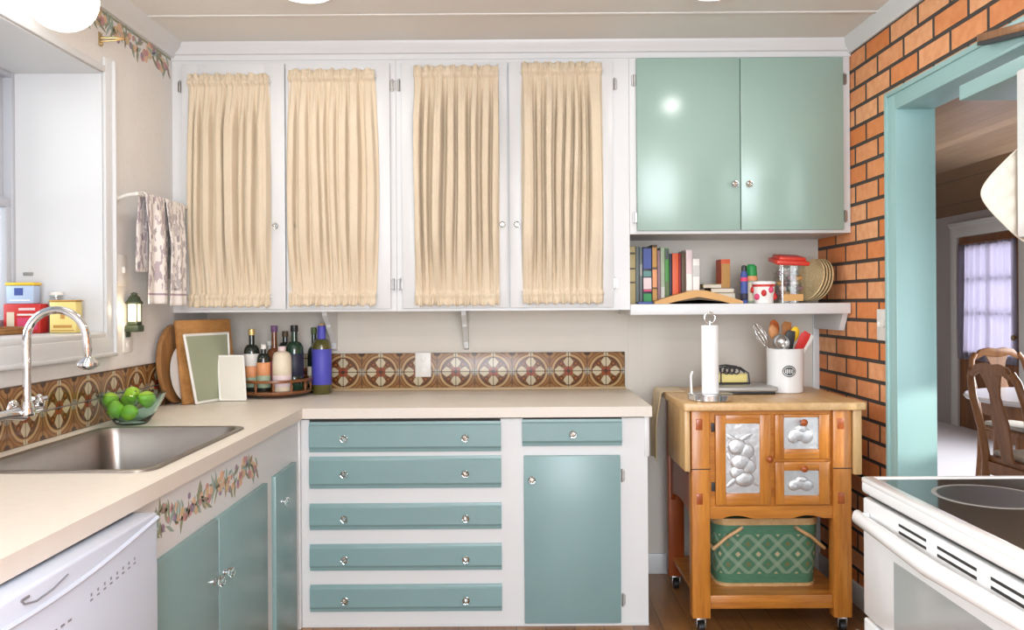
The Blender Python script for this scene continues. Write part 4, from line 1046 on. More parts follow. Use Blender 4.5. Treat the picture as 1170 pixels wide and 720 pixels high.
for i, (x0, x1, y0, dp, h, lab) in enumerate(((0.895, 1.018, 3.76, 0.13, 0.020, 'lowest thick book in the flat stack on the shelf'), (0.888, 1.014, 3.762, 0.128, 0.028, 'thick middle book in the flat stack on the shelf'), (0.900, 1.010, 3.765, 0.12, 0.022, 'third book up in the flat stack, dark spined'), (0.868, 0.955, 3.775, 0.10, 0.018, 'topmost small book on the flat stack'))):
    t = thing('book', lab, 'book', ((x0+x1)/2, y0+dp/2, zz), 'books lying in the flat stack')
    mb = MB(); mb.box(x0, x1, y0, y0+dp, zz, zz+0.002); mb.box(x0, x1, y0, y0+dp, zz+h-0.002, zz+h); mb.box(x0, x0+0.003, y0, y0+dp, zz, zz+h)
    mb.build('cover', M['c_brown'] if i == 2 else M['c_tan'], t)
    MB().box(x0+0.003, x1-0.003, y0+0.002, y0+dp-0.003, zz+0.002, zz+h-0.002).build('page_block', M['pages'], t)
    zz += h+0.0004
def jar(name, x, y, z, h, R, m, capm, caph, label, cat, bands=(), rn=0.6):
    t = thing(name, label, cat, (x, y, z))
    MB().lathe([(0.0001, 0), (R*0.94, 0), (R, 0.003), (R, h*0.86), (R*rn, h*0.97), (R*rn, h), (0.0001, h)], (x, y, z), seg=22).build('jar_body', m, t, smooth=45)
    MB().lathe([(R*(rn+0.08), h-0.004), (R*(rn+0.1), h), (R*(rn+0.02), h+caph*0.8), (R*rn*0.6, h+caph), (0.0001, h+caph)], (x, y, z), seg=18).build('cap', capm, t)
    for a, b, bm_ in bands: MB().lathe([(R+0.0004, a*h), (R+0.001, a*h+0.001), (R+0.001, b*h-0.001), (R+0.0004, b*h)], (x, y, z), seg=22).build('jar_label', bm_, t, smooth=45)
jar('spice_jar', 1.040, 3.715, SHZ, 0.150, 0.016, M['c_blue'], M['black'], 0.022, 'slim blue spice bottle with black cap on the shelf', 'spice jar', [(0.66, 0.78, M['c_pink']), (.1, .3, M['c_navy'])], 0.7)
jar('spice_jar', 1.083, 3.75, SHZ, 0.128, 0.027, M['c_palegreen'], M['c_cap_green'], 0.050, 'tan spice shaker with a green cap on the shelf', 'spice jar', [(0.80, 0.97, M['c_peach']), (0.1, .75, M['c_cream'])], 0.85)
t = thing('paper_cup', 'white-lidded cup with red and pink print on the shelf', 'cup', (1.115, 3.70, SHZ))
MB().lathe([(0.0001, 0), (0.042, 0), (0.049, 0.088), (0.0001, 0.088)], (1.124, 3.70, SHZ), seg=28).build('cup_body', M['c_white'], t, smooth=50)
MB().lathe([(0.052, 0.086), (0.053, 0.094), (0.050, 0.098), (0.0001, 0.098)], (1.124, 3.70, SHZ), seg=28).build('lid', M['enamel'], t, smooth=50)
mb = MB()
for k in range(9):
    a = 2*PI*k/9+0.25; mb.ball((1.124+0.0465*math.cos(a), 3.70+0.0465*math.sin(a), SHZ+0.045+0.018*math.sin(k*2.1)), 0.014, (0.9, 0.9, 1.1), 10, k % 2, )
mb.lathe([(0.0487, 0.074), (0.0497, 0.0745), (0.0499, 0.084), (0.0490, 0.0845)], (1.124, 3.70, SHZ), seg=28, mi=0)
mb.build('cup_print', [M['c_red'], M['c_pink']], t, smooth=50)
t = thing('flat_tin', 'low dark tin behind the white-lidded cup', 'tin', (1.14, 3.95, SHZ))
MB().box(1.11, 1.22, 3.90, 3.98, SHZ, SHZ+0.085, 0.004).build('tin_body', M['c_brown'], t); MB().box(1.107, 1.223, 3.897, 3.983, SHZ+0.0851, SHZ+0.098, 0.004).build('lid', M['black'], t)
# square cookie jar with red lid
t = thing('cookie_jar', 'square clear glass cookie jar with a red lid on the shelf', 'jar', (1.25, 3.74, SHZ))
mb = MB(); jx0, jx1, jy0, jy1 = 1.190, 1.315, 3.685, 3.80
bm = bmesh.new(); 
op, ip = rrect(jx0, jx1, jy0, jy1, 0.018, 4), rrect(jx0+0.004, jx1-0.004, jy0+0.004, jy1-0.004, 0.015, 4); q = len(op)
lev = [(op, 0.0), (op, 0.175), (ip, 0.175), (ip, 0.006)]
vsx = [(x, y, SHZ+h) for P, h in lev for x, y in P]
fsx = [(i*q+k, i*q+(k+1) % q, (i+1)*q+(k+1) % q, (i+1)*q+k) for i in range(3) for k in range(q)] + [tuple(reversed(range(q))), tuple(3*q+k for k in range(q))]
bm.free(); mb.add(vsx, fsx); mb.build('jar_body', M['jar'], t, smooth=50)
Mx = Matrix.Translation(((jx0+jx1)/2-0.004, (jy0+jy1)/2-0.006, SHZ+0.178)) @ Matrix.Rotation(0.05, 4, 'Y') @ Matrix.Rotation(0.16, 4, 'X')
mb = MB(Mx); mb.box(-0.076, 0.076, -0.070, 0.070, 0.0, 0.022, 0.009); mb.box(-0.062, 0.062, -0.056, 0.056, 0.018, 0.038, 0.012); mb.build('lid', M['redlid'], t)
MB(Mx).box(-0.040, 0.040, -0.036, 0.036, 0.0385, 0.0395, 0.0004, 1).build('lid_inset', M['c_rose'], t)
rnd = random.Random(11)
for k in range(18):
    px, py, pz = jx0+0.0275+0.035*(k % 3)+rnd.uniform(-.004, .004), jy0+0.030+0.055*((k//3) % 2), SHZ+0.020+0.0235*(k//3)
    tag(MB(Matrix.Translation((px, py, pz)) @ Matrix.Rotation(rnd.uniform(-.5, .5), 4, 'X')).lathe([(0.0001, -0.010), (0.012, -0.009), (0.0165, -0.003), (0.0165, 0.003), (0.012, 0.009), (0.0001, 0.010)], seg=14).build('cookie', M[('c_mauve', 'c_blush', 'c_grey', 'c_mauve', 'c_tanbook')[k % 5]], None, smooth=40), 'small cookie inside the square glass jar', 'cookie', 'cookies inside the glass jar')
MB().box(jx0+0.018, jx1-0.018, jy0-0.0008, jy0+0.0008, SHZ+0.010, SHZ+0.040).build('jar_label', M['c_tanbook'], t)
# nested wicker plate holders
for i in range(4):
    nv = Vector((-0.90, -0.32, 0.28-0.02*i)).normalized()
    Rr = 0.100*math.sqrt(1-nv.z**2)+0.004
    mb = MB()
    prof = []
    for q in range(61):
        rr = 0.0001+0.097*q/60; base = 0.0 if rr < 0.070 else 0.75*(rr-0.070)
        prof.append((rr, base-0.0032*abs(math.sin(PI*rr/0.0105))))
    prof += [(0.100, 0.024), (0.098, 0.028), (0.092, 0.022), (0.070, 0.006), (0.0001, 0.005)]
    mb.lathe(prof, (1.374+0.019*i, 3.775+0.014*i, SHZ+Rr), nv, seg=48)
    lab = ('wicker plate holder at the front of the leaning stack', 'second wicker plate holder in the leaning stack', 'third wicker plate holder in the leaning stack', 'wicker plate holder nearest the brick wall')[i]
    tag(mb.build('wicker_plate_holder', M['wicker'], None, smooth=40), lab, 'plate holder', 'wicker plate holders on the shelf')

# ================================================================== KITCHEN CART
t = thing('kitchen_cart', 'honey pine kitchen cart with tin panelled doors against the brick wall', 'cart', (1.03, 3.58, 0))
cx0, cx1, cy0, cy1 = 0.708, 1.352, 3.30, 3.87
LT = 0.074
MB().box(0.672, 1.400, 3.268, 3.895, 0.902, 0.934, 0.006, 3).build('top', M['butcher'], t)
for x0 in (cx0, cx1-LT):
    for y0 in (cy0, cy1-LT*0.8):
        mat = M['wood'] if y0 < 3.5 else M['shadowpine']
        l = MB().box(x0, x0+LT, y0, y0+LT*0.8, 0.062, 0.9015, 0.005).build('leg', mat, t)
        if y0 < 3.5:
            for z in (0.845, 0.545):
                MB().box(x0+0.018, x0+0.044, y0-0.003, y0+0.002, z-0.022, z+0.022, 0.003).build('tenon_plug', M['knobwood'], l)
            MB().box(x0-0.0005, x0+LT+0.0005, y0-0.0005, y0+0.002, 0.663, 0.667).build('joint_line', M['dark'], l)
        xc, yc = x0+LT/2, y0+LT*0.4
        mb = MB(); mb.cyl((xc-0.011, yc-0.008, 0.024), (xc+0.011, yc-0.008, 0.024), 0.0235, seg=20); mb.build('caster_wheel', M['black'], l)
        mb = MB(); mb.box(xc-0.020, xc-0.014, yc-0.022, yc+0.014, 0.020, 0.056, 0.003); mb.box(xc+0.014, xc+0.020, yc-0.022, yc+0.014, 0.020, 0.056, 0.003); mb.box(xc-0.020, xc+0.020, yc-0.022, yc+0.016, 0.052, 0.0615, 0.003); mb.build('caster_fork', M['nickel'], l)
# case between the legs
fx0, fx1 = cx0+LT, cx1-LT
mb = MB()
mb.box(fx0, fx1, cy0+0.022, cy0+0.04, 0.475, 0.9015); mb.box(fx0-0.03, fx0, cy0+0.06, cy1-0.06, 0.49, 0.9015); mb.box(fx1, fx1+0.03, cy0+0.06, cy1-0.06, 0.49, 0.9015)
mb.box(fx0, fx1, cy0+0.04, cy1-0.03, 0.49, 0.505); mb.box(fx0, fx1, cy1-0.045, cy1-0.03, 0.49, 0.9015)
mb.build('case', M['woodx'], t)
mb = MB(); P = [(fx0, cy0+0.012, 0.512), (fx0, cy0+0.012, 0.462)]
n = 40
def apron(u):
    return 0.462 + 0.012*max(0, 1-abs((u-0.22)/0.12)**2) + 0.012*max(0, 1-abs((u-0.80)/0.12)**2)
for k in range(1, n): P.append((fx0+(fx1-fx0)*k/n, cy0+0.012, apron(k/n)))
P += [(fx1, cy0+0.012, 0.462), (fx1, cy0+0.012, 0.512)]
mb.prism(P, (0, 0.02, 0)); mb.build('apron', M['woodx'], t, smooth=20)
for xs in (cx0+0.012, cx1-0.032):                              # side aprons with an arch
    mb = MB(); P = [(xs, cy0+LT*0.8, 0.62), (xs, cy0+LT*0.8, 0.42)]
    for k in range(1, 12): P.append((xs, cy0+LT*0.8+(cy1-LT*0.8-cy0-LT*0.8)*k/12, 0.45+0.03*math.sin(PI*k/12)))
    P += [(xs, cy1-LT*0.8, 0.42), (xs, cy1-LT*0.8, 0.62)]
    mb.prism(P, (0.02, 0, 0)); mb.build('side_apron', M['shadowpine'], t, smooth=20)
def tin_panel(parent, x0, x1, y, z0, z1, kind):
    mb = MB(); mb.box(x0, x1, y, y+0.004, z0, z1)
    xm, zm, ww, hh = (x0+x1)/2, (z0+z1)/2, x1-x0, z1-z0
    if kind == 0:                                              # tall panel: pear, apple and leaves
        for dx, dz, r, sz in ((-0.15, 0.16, 0.28, 0.9), (0.12, 0.10, 0.24, 1.0), (-0.05, -0.06, 0.30, 0.85), (0.16, -0.12, 0.24, 1.0), (-0.14, -0.20, 0.24, 0.9), (0.05, -0.30, 0.30, 0.75)):
            mb.ball((xm+dx*ww, y, zm+dz*hh), r*ww, (1, 0.22, sz), 16)
        for dx, dz, a in ((-0.28, 0.28, 0.6), (0.1, 0.30, -0.5), (0.3, 0.02, 1.2), (-0.32, -0.02, 1.0), (-0.30, -0.34, -0.7), (0.32, -0.33, 0.7)):
            mb.ball((0, 0, 0), 0.15*ww, (1.5, 0.12, 0.5), 12, 0, Matrix.Translation((xm+dx*ww, y, zm+dz*hh)) @ Matrix.Rotation(a, 4, 'Y'))
    else:
        for dx, dz, rx, rz in ((-0.05, -0.05, 0.30, 0.16), (0.15, -0.10, 0.2, 0.18), (-0.22, -0.14, 0.16, 0.14), (0.02, 0.10, 0.18, 0.13)):
            mb.ball((xm+dx*ww, y, zm+dz*hh), 1.0, (rx*ww, 0.006, rz*hh*1.3), 16)
    mb.box(x0, x1, y-0.0015, y, z0, z0+0.004); mb.box(x0, x1, y-0.0015, y, z1-0.004, z1); mb.box(x0, x0+0.004, y-0.0015, y, z0, z1); mb.box(x1-0.004, x1, y-0.0015, y, z0, z1)
    return mb.build('tin_panel', M['tin'], parent, smooth=50)
def framed(name, x0, x1, z0, z1, px0, px1, pz0, pz1, knob, kind):
    y0, y1 = cy0+0.006, cy0+0.0215
    mb = MB()
    mb.box(x0, px0, y0, y1, z0, z1, 0.003); mb.box(px1, x1, y0, y1, z0, z1, 0.003); mb.box(px0-0.004, px1+0.004, y1-0.0035, y1-0.0005, z0+0.002, z1-0.002)
    f = mb.build(name, M['wood'], t)
    MB().box(px0-0.001, px1+0.001, y0+0.0005, y1, z0, pz0, 0.003).build('rail', M['woodx'], f)
    MB().box(px0-0.001, px1+0.001, y0+0.0005, y1, pz1, z1, 0.003).build('rail', M['woodx'], f)
    tin_panel(f, px0-0.001, px1+0.001, y0+0.008, pz0-0.001, pz1+0.001, kind)
    MB().lathe([(0.007, 0), (0.006, 0.008), (0.013, 0.016), (0.014, 0.021), (0.009, 0.027), (0.0001, 0.028)], (knob[0], y0, knob[1]), (0, -1, 0), 18).build('knob', M['knobwood'], f, smooth=50)
    return f
dl = framed('door', 0.806, 1.030, 0.518, 0.882, 0.848, 0.985, 0.565, 0.846, (1.020, 0.705), 0)
for z in (0.83, 0.59): MB().box(0.792, 0.806, cy0+0.016, cy0+0.0215, z-0.018, z+0.018, 0.001).build('hinge', M['iron'], dl)
framed('drawer', 1.047, 1.266, 0.702, 0.882, 1.083, 1.224, 0.742, 0.870, (1.158, 0.852), 1)
framed('drawer', 1.047, 1.266, 0.518, 0.690, 1.083, 1.224, 0.555, 0.655, (1.158, 0.666), 1)
mb = MB(); mb.box(fx0, fx1, cy0+0.010, cy0+0.032, 0.098, 0.152, 0.003); mb.box(cx0+0.02, cx1-0.02, cy0+0.032, cy1-0.03, 0.134, 0.1518); mb.box(fx0, fx1, cy1-0.05, cy1-0.03, 0.098, 0.152)
mb.build('bottom_shelf', M['woodx'], t)
MB().prism([(0.703, cy0, 0.655), (0.703, cy0, 0.9015), (0.703, cy0+0.36, 0.9015), (0.703, cy0+0.36, 0.655)], (-0.022, 0, 0), bev=0.003).build('drop_leaf', M['butcherv'], t)
MB().box(1.357, 1.392, cy0-0.006, cy0+0.42, 0.640, 0.9015, 0.004).build('drop_leaf', M['butcherv'], t)
# cloth over the back left of the cart
def drape(u, v):
    y = 3.675+0.195*v; s = u*0.42
    if s < 0.10: x, z = 0.768-s, 0.9362
    elif s < 0.124: a = (s-0.10)/0.024*PI/2; x, z = 0.668-0.015*math.sin(a), 0.9362-0.015*(1-math.cos(a))
    else: x, z = 0.653-0.010*min(1, (s-0.124)/0.1), 0.921-(s-0.124)
    k = max(0, min(1, (s-0.12)/0.15))
    x += -0.012*k*(0.5+0.5*math.sin(v*9+0.6+k)); z += 0.004*math.sin(v*14)*k
    return (x, y, z)
tag(MB().grid(drape, 60, 40).build('table_runner', M['burlap'], None, smooth=80, solid=0.003), 'beige cloth draped over the back left corner of the pine cart', 'cloth')

# picnic basket
bx0, bx1, by0, by1, bzb = 0.830, 1.262, 3.405, 3.70, 0.1525
t = thing('picnic_basket', 'green woven picnic basket with diamond pattern on the lower shelf of the cart', 'basket', ((bx0+bx1)/2, (by0+by1)/2, bzb))
mb = MB(); vsx = []; 
for ins, h in ((0.012, 0.012), (0.004, 0.10), (0.0, 0.262)):
    vsx.append((rrect(bx0+ins, bx1-ins, by0+ins, by1-ins, 0.05, 6), h))
q = len(vsx[0][0])
mb.add([(x, y, bzb+h) for P, h in vsx for x, y in P], [(i*q+k, i*q+(k+1) % q, (i+1)*q+(k+1) % q, (i+1)*q+k) for i in range(2) for k in range(q)]+[tuple(reversed(range(q))), tuple(2*q+k for k in range(q))])
mb.build('woven_body', M['basket'], t, smooth=50)
def hoop(name, ins, z0, z1, m):
    a = rrect(bx0+ins, bx1-ins, by0+ins, by1-ins, 0.055, 6); q = len(a)
    b = rrect(bx0+ins+0.010, bx1-ins-0.010, by0+ins+0.010, by1-ins-0.010, 0.05, 6)
    mb = MB(); L = [(a, z0), (a, z1), (b, z1), (b, z0)]
    mb.add([(x, y, z) for P, z in L for x, y in P], [(i*q+k, i*q+(k+1) % q, ((i+1) % 4)*q+(k+1) % q, ((i+1) % 4)*q+k) for i in range(4) for k in range(q)])
    return mb.build(name, m, t, smooth=40)
hoop('bottom_hoop', 0.006, bzb+0.0005, bzb+0.014, M['butcher']); hoop('rim', -0.004, bzb+0.258, bzb+0.285, M['butcher'])
P = rrect(bx0+0.002, bx1-0.002, by0+0.002, by1-0.002, 0.05, 6); q = len(P)
MB().add([(x, y, bzb+0.272) for x, y in P]+[(x, y, bzb+0.284) for x, y in P], [tuple(reversed(range(q))), tuple(range(q, 2*q))]+[(k, (k+1) % q, q+(k+1) % q, q+k) for k in range(q)]).build('lid', M['basket'], t, smooth=30)
for s in (-1, 1):                                              # swing handles folded down to each end
    xp = (bx0+bx1)/2+s*0.115; mb = MB(); pts = []
    for yy, sg in ((by0-0.010, 1), (by1+0.010, -1)):
        mb.tube([(xp-s*0.008, yy, bzb+0.252), (xp+s*0.06, yy-0.004*sg, bzb+0.212), (bx0-0.012 if s < 0 else bx1+0.012, yy, bzb+0.165)], 0.0078, 10)
    xe = bx0-0.012 if s < 0 else bx1+0.012
    mb.tube([(xe, by0-0.010, bzb+0.165), (xe+s*0.004, (by0+by1)/2, bzb+0.160), (xe, by1+0.010, bzb+0.165)], 0.0078, 10)
    mb.build('handle', M['butcher'], t, smooth=60)
    MB().lathe([(0.005, 0), (0.005, 0.003), (0.0001, 0.004)], (xp-s*0.004, by0-0.018, bzb+0.250), (0, -1, 0), 10).build('rivet', M['nickel'], t)

# on the cart -----------------------------------------------------------------
CT = 0.9345
pc = (0.802, 3.372)
t = thing('paper_towel_holder', 'chrome paper towel holder on the left front of the cart', 'paper towel holder', (*pc, CT))
mb = MB(); mb.lathe([(0.0001, 0), (0.086, 0), (0.092, 0.004), (0.092, 0.024), (0.086, 0.028), (0.0001, 0.026)], (*pc, CT+0.0003), seg=40); mb.build('base', M['chrome'], t, smooth=40)
mb = MB(); mb.cyl((*pc, CT+0.027), (*pc, CT+0.325), 0.005, seg=10)
mb.tube([(pc[0]+0.022*math.cos(a), pc[1], CT+0.338+0.022*math.sin(a)) for a in [PI*2*k/20-PI/2 for k in range(21)]], 0.0032, 8); mb.build('post', M['chrome'], t, smooth=60)
mb = MB(); mb.tube([(pc[0]-0.075, pc[1]+0.01, CT+0.027), (pc[0]-0.077, pc[1]+0.01, CT+0.10), (pc[0]-0.070, pc[1]+0.01, CT+0.118)], 0.0045, 8); mb.build('side_arm', M['papertowel'], t, smooth=60)
mb = MB(); mb.lathe([(0.012, 0), (0.033, 0), (0.0345, 0.003), (0.0345, 0.277), (0.033, 0.279), (0.012, 0.279), (0.012, 0)], (*pc, CT+0.0285), seg=40)
tag(mb.build('paper_towel_roll', M['papertowel'], None, smooth=40), 'slim white paper towel roll on the chrome holder', 'paper towel')

t = thing('utensil_crock', 'white utensil crock with a black oval emblem on the cart', 'crock', (1.205, 3.66, CT))
uc = (1.205, 3.66)
MB().lathe([(0.0001, 0), (0.074, 0), (0.078, 0.004), (0.080, 0.186), (0.082, 0.192), (0.078, 0.195), (0.075, 0.190), (0.073, 0.010), (0.0001, 0.010)], (*uc, CT+0.0003), seg=44).build('crock_body', M['enamel'], t, smooth=40)
mb = MB()
def onc(a, z, r=0.0797): return (uc[0]+r*math.sin(a), uc[1]-r*math.cos(a), z)
A0 = -0.10
def oval(rx, rz, r, mi, n=32):
    c = onc(A0, CT+0.098, r); vsx = [c]+[onc(A0+rx*math.cos(2*PI*k/n), CT+0.098+rz*math.sin(2*PI*k/n), r) for k in range(n)]
    mb.add(vsx, [(0, 1+k, 1+(k+1) % n) for k in range(n)], mi)
oval(0.37, 0.0255, 0.0803, 0); oval(0.315, 0.0205, 0.0806, 1); oval(0.29, 0.0185, 0.0809, 0)
for k in range(6):
    a = A0-0.19+k*0.076; h = 0.0105 if k % 2 else 0.008
    mb.add([onc(a-0.018, CT+0.098-h, 0.0812), onc(a+0.012, CT+0.098-h, 0.0812), onc(a+0.018, CT+0.098+h, 0.0812), onc(a-0.012, CT+0.098+h, 0.0812)], [(0, 1, 2, 3)], 1)
mb.build('oval_emblem', [M['black'], M['plate']], t, smooth=60)
def utensil(p_top, spread, label, kind, mat, hm=None):
    """handle runs from inside the crock up to the head"""
    bx, by = uc[0]-spread[0]*0.30, uc[1]-spread[1]*0.30
    b = Vector((bx, by, CT+0.020)); tp = Vector(p_top); d = (tp-b).normalized()
    t = thing('utensil' if kind not in ('ladle', 'whisk', 'spatula', 'spoon') else {'ladle': 'ladle', 'whisk': 'whisk', 'spatula': 'spatula', 'spoon': 'serving_spoon'}[kind], label, {'ladle': 'ladle', 'whisk': 'whisk', 'spatula': 'spatula', 'spoon': 'spoon'}[kind], tuple(b), 'utensils in the white crock')
    MB().tube([b, b+(tp-b)*0.8, tp-d*0.02], [0.0045, 0.0045, 0.0055], 10).build('handle', hm or mat, t, smooth=60)
    R = rot_to(d); T = Matrix.Translation(tp)
    if kind == 'spoon': MB(T @ R).ball((0, 0, 0), 0.03, (0.72, 0.25, 1.15), 18).build('bowl', mat, t, smooth=80)
    if kind == 'ladle':
        T2 = Matrix.Translation(tp) @ Matrix.Rotation(1.15, 4, 'X')
        MB(T2).lathe([(0.0001, -0.024), (0.018, -0.022), (0.032, -0.012), (0.038, 0.004), (0.0365, 0.004), (0.030, -0.010), (0.016, -0.019), (0.0001, -0.021)], seg=24).build('bowl', mat, t, smooth=60)
    if kind == 'spatula':
        mb = MB(T @ R); mb.prism([(-0.018, -0.003, -0.045), (0.018, -0.003, -0.045), (0.023, -0.003, 0.02), (0.021, -0.003, 0.045), (-0.010, -0.003, 0.05), (-0.022, -0.003, 0.03)], (0, 0.006, 0), bev=0.0015); mb.build('blade', mat, t)
    if kind == 'whisk':
        mb = MB(T @ R)
        for k in range(5):
            a = PI*k/5; mb.tube([(0.024*math.sin(q)*math.cos(a), 0.024*math.sin(q)*math.sin(a), 0.035-0.055*math.cos(q)) for q in [2*PI*j/16 for j in range(16)]], 0.0012, 6)
        mb.build('wires', mat, t, smooth=60)
zt = CT
utensil((1.150, 3.645, zt+0.265), (-0.05, -0.01), 'brown wooden spoon at the left of the crock', 'spoon', M['spoonwood'])
utensil((1.172, 3.70, zt+0.288), (-0.03, 0.03), 'dark red-brown wooden spoon at the back of the crock', 'spoon', M['knobwood'])
utensil((1.172, 3.612, zt+0.222), (-0.02, -0.04), 'grey steel ladle at the front of the crock', 'ladle', M['nickel'])
utensil((1.115, 3.66, zt+0.222), (-0.07, 0.0), 'wire whisk leaning out at the left of the crock', 'whisk', M['chrome'])
utensil((1.225, 3.70, zt+0.265), (0.02, 0.04), 'wooden spatula at the back right of the crock', 'spatula', M['spoonwood'])
utensil((1.250, 3.665, zt+0.258), (0.05, 0.01), 'yellow spoon at the right of the crock', 'spoon', M['c_brightyellow'])
utensil((1.268, 3.62, zt+0.225), (0.06, -0.03), 'red spatula leaning out at the front right of the crock', 'spatula', M['c_red'])
utensil((1.292, 3.655, zt+0.218), (0.07, 0.0), 'white spatula leaning out at the far right of the crock', 'spatula', M['c_white'])
utensil((1.215, 3.63, zt+0.228), (0.01, -0.03), 'black slotted turner at the front of the crock', 'spatula', M['iron'])

t = thing('griddle', 'flat grey countertop griddle on the back of the cart', 'griddle', (1.02, 3.68, CT))
MB().box(0.865, 1.130, 3.56, 3.79, CT+0.0005, CT+0.012, 0.003).build('feet_base', M['black'], t)
MB().box(0.855, 1.140, 3.55, 3.80, CT+0.0125, CT+0.034, 0.008, 3).build('lid', paint('griddle_grey', (0.40, 0.39, 0.37), 0.35, 0.05, metal=0.3), t)
t = thing('napkin_holder', 'black wire napkin holder standing on the grey griddle', 'napkin holder', (0.97, 3.69, CT+0.034))
z0 = CT+0.0345; mb = MB()
for yy in (3.655, 3.725):
    arch = [(0.885, yy, z0+0.004), (0.888, yy, z0+0.055), (0.910, yy, z0+0.075), (0.955, yy, z0+0.082), (1.005, yy, z0+0.075), (1.040, yy, z0+0.050), (1.045, yy, z0+0.004)]
    mb.tube(arch, 0.0035, 8); mb.tube([(0.885, yy, z0+0.004), (1.045, yy, z0+0.004)], 0.0035, 8); mb.tube([(0.918, yy, z0+0.004), (0.918, yy, z0+0.078)], 0.003, 8)
    for dx in (-0.022, 0.0, 0.022): mb.tube([(0.965+dx+0.013*math.cos(a), yy, z0+0.060+0.013*math.sin(a)) for a in [2*PI*k/12 for k in range(13)]], 0.0032, 6)
for xx in (0.885, 1.045): mb.tube([(xx, 3.655, z0+0.004), (xx, 3.725, z0+0.004)], 0.0035, 8)
mb.build('wire_frame', M['iron'], t, smooth=60)
for i, (yy, m) in enumerate(((3.668, 'c_yellow'), (3.680, 'c_cream'), (3.692, 'c_yellow'), (3.704, 'c_cream'))):
    tag(MB().box(0.892, 1.038, yy, yy+0.010, z0+0.008, z0+0.046, 0.002).build('napkin', M[m], None), 'pale yellow folded napkin in the black wire holder', 'napkin', 'napkins in the wire holder')

# ================================================================== RANGE
t = thing('range', 'white electric range with black glass top in front of the doorway', 'stove', (1.15, 1.62, 0))
rx, ry0, ry1 = 0.845, 1.24, 2.0
MB().box(rx+0.02, 1.475, ry0+0.004, ry1-0.004, 0.03, 0.868, 0.004).build('body', M['enamel'], t)
mb = MB()
mb.box(rx-0.004, 1.475, ry0, ry1, 0.872, 0.905, 0.010, 4)
mb.box(rx-0.004, rx+0.028, ry0, ry1, 0.895, 0.912, 0.006); mb.box(rx, 1.475, ry1-0.022, ry1, 0.895, 0.912, 0.006); mb.box(rx, 1.475, ry0, ry0+0.022, 0.895, 0.912, 0.006)
ct = mb.build('cooktop_frame', M['enamel'], t)
g = MB().box(rx+0.029, 1.44, ry0+0.023, ry1-0.023, 0.903, 0.9085).build('glass_top', M['cooktop'], t)
for (bx, by, br) in ((1.04, 1.80, 0.115), (1.04, 1.43, 0.095), (1.31, 1.80, 0.085), (1.31, 1.43, 0.105)):
    mb = MB(); mb.lathe([(br-0.010, 0), (br, 0), (br, 0.0005), (br-0.010, 0.0005), (br-0.010, 0)], (bx, by, 0.9086), seg=48, mi=1); mb.lathe([(0.0001, 0), (br-0.010, 0), (br-0.010, 0.0004), (0.0001, 0.0004)], (bx, by, 0.9086), seg=48, mi=0)
    mb.build('burner', [M['burner'], M['burner_ring']], g, smooth=0)
mb = MB(); mb.box(1.415, 1.478, ry0, ry1, 0.9125, 1.08, 0.010); bg = mb.build('backguard', M['enamel'], t)
for yy in (1.34, 1.44, 1.80, 1.90): MB().lathe([(0.022, 0), (0.020, 0.012), (0.010, 0.022), (0.0001, 0.022)], (1.4145, yy, 1.0), (-1, 0, 0), 18).build('control_knob', M['enamel'], bg)
MB().box(1.4135, 1.4155, 1.54, 1.70, 0.97, 1.03).build('display', M['black'], bg)
MB().box(rx+0.012, rx+0.03, ry0+0.006, ry1-0.006, 0.864, 0.8715).build('top_gap', M['burner'], t)
mb = MB()
def oven_door(z0, z1, wz0, wz1, vents):
    x0 = rx; x1 = rx+0.022
    wy0, wy1 = ry0+0.15, ry1-0.165
    mb = MB()
    mb.box(x0, x1, ry0+0.002, ry1-0.002, z0, z1, 0.006, 3)
    d = mb.build('oven_door', M['enamel'], t)
    MB().box(x0-0.0012, x0+0.003, wy0, wy1, wz0, wz1, 0.001, 1).build('oven_window', M['ovenglass'], d)
    hz = z1-0.046; mb = MB()
    pts = [(x0+0.002, ry1-0.075, hz+0.004), (x0-0.024, ry1-0.060, hz+0.003), (x0-0.036, ry1-0.020, hz), (x0-0.038, ry1+0.002, hz-0.002)]
    mb.tube([(x0-0.014, ry1-0.004, hz+0.004), (x0-0.022, ry1-0.03, hz+0.001), (x0-0.030, (ry0+ry1)/2, hz-0.006), (x0-0.022, ry0+0.03, hz+0.001), (x0-0.014, ry0+0.004, hz+0.004)], [0.011, 0.0155, 0.019, 0.0155, 0.011], 14)
    for yy in (ry1-0.028, ry0+0.028): mb.tube([(x0+0.002, yy-0.012 if yy > 1.6 else yy+0.012, hz+0.004), (x0-0.010, yy, hz+0.002), (x0-0.020, yy, hz)], [0.013, 0.012, 0.012], 12)
    mb.build('handle', M['enamel'], d, smooth=60)
    if vents:
        for (a, b) in ((1.69, 1.81), (1.505, 1.645), (1.31, 1.46)):
            for zz in (z1-0.018, z1-0.034):
                MB().box(x0-0.0008, x0+0.002, a, b, zz-0.003, zz+0.003).build('vent_slot', M['dark'], d)
oven_door(0.577, 0.862, 0.600, 0.755, True)
oven_door(0.06, 0.570, 0.14, 0.44, False)
mb = MB()
for yy in (ry0+0.05, ry1-0.05):
    for xx in (rx+0.08, 1.42): mb.cyl((xx, yy, 0.0005), (xx, yy, 0.03), 0.016)
mb.build('feet', M['black'], t)
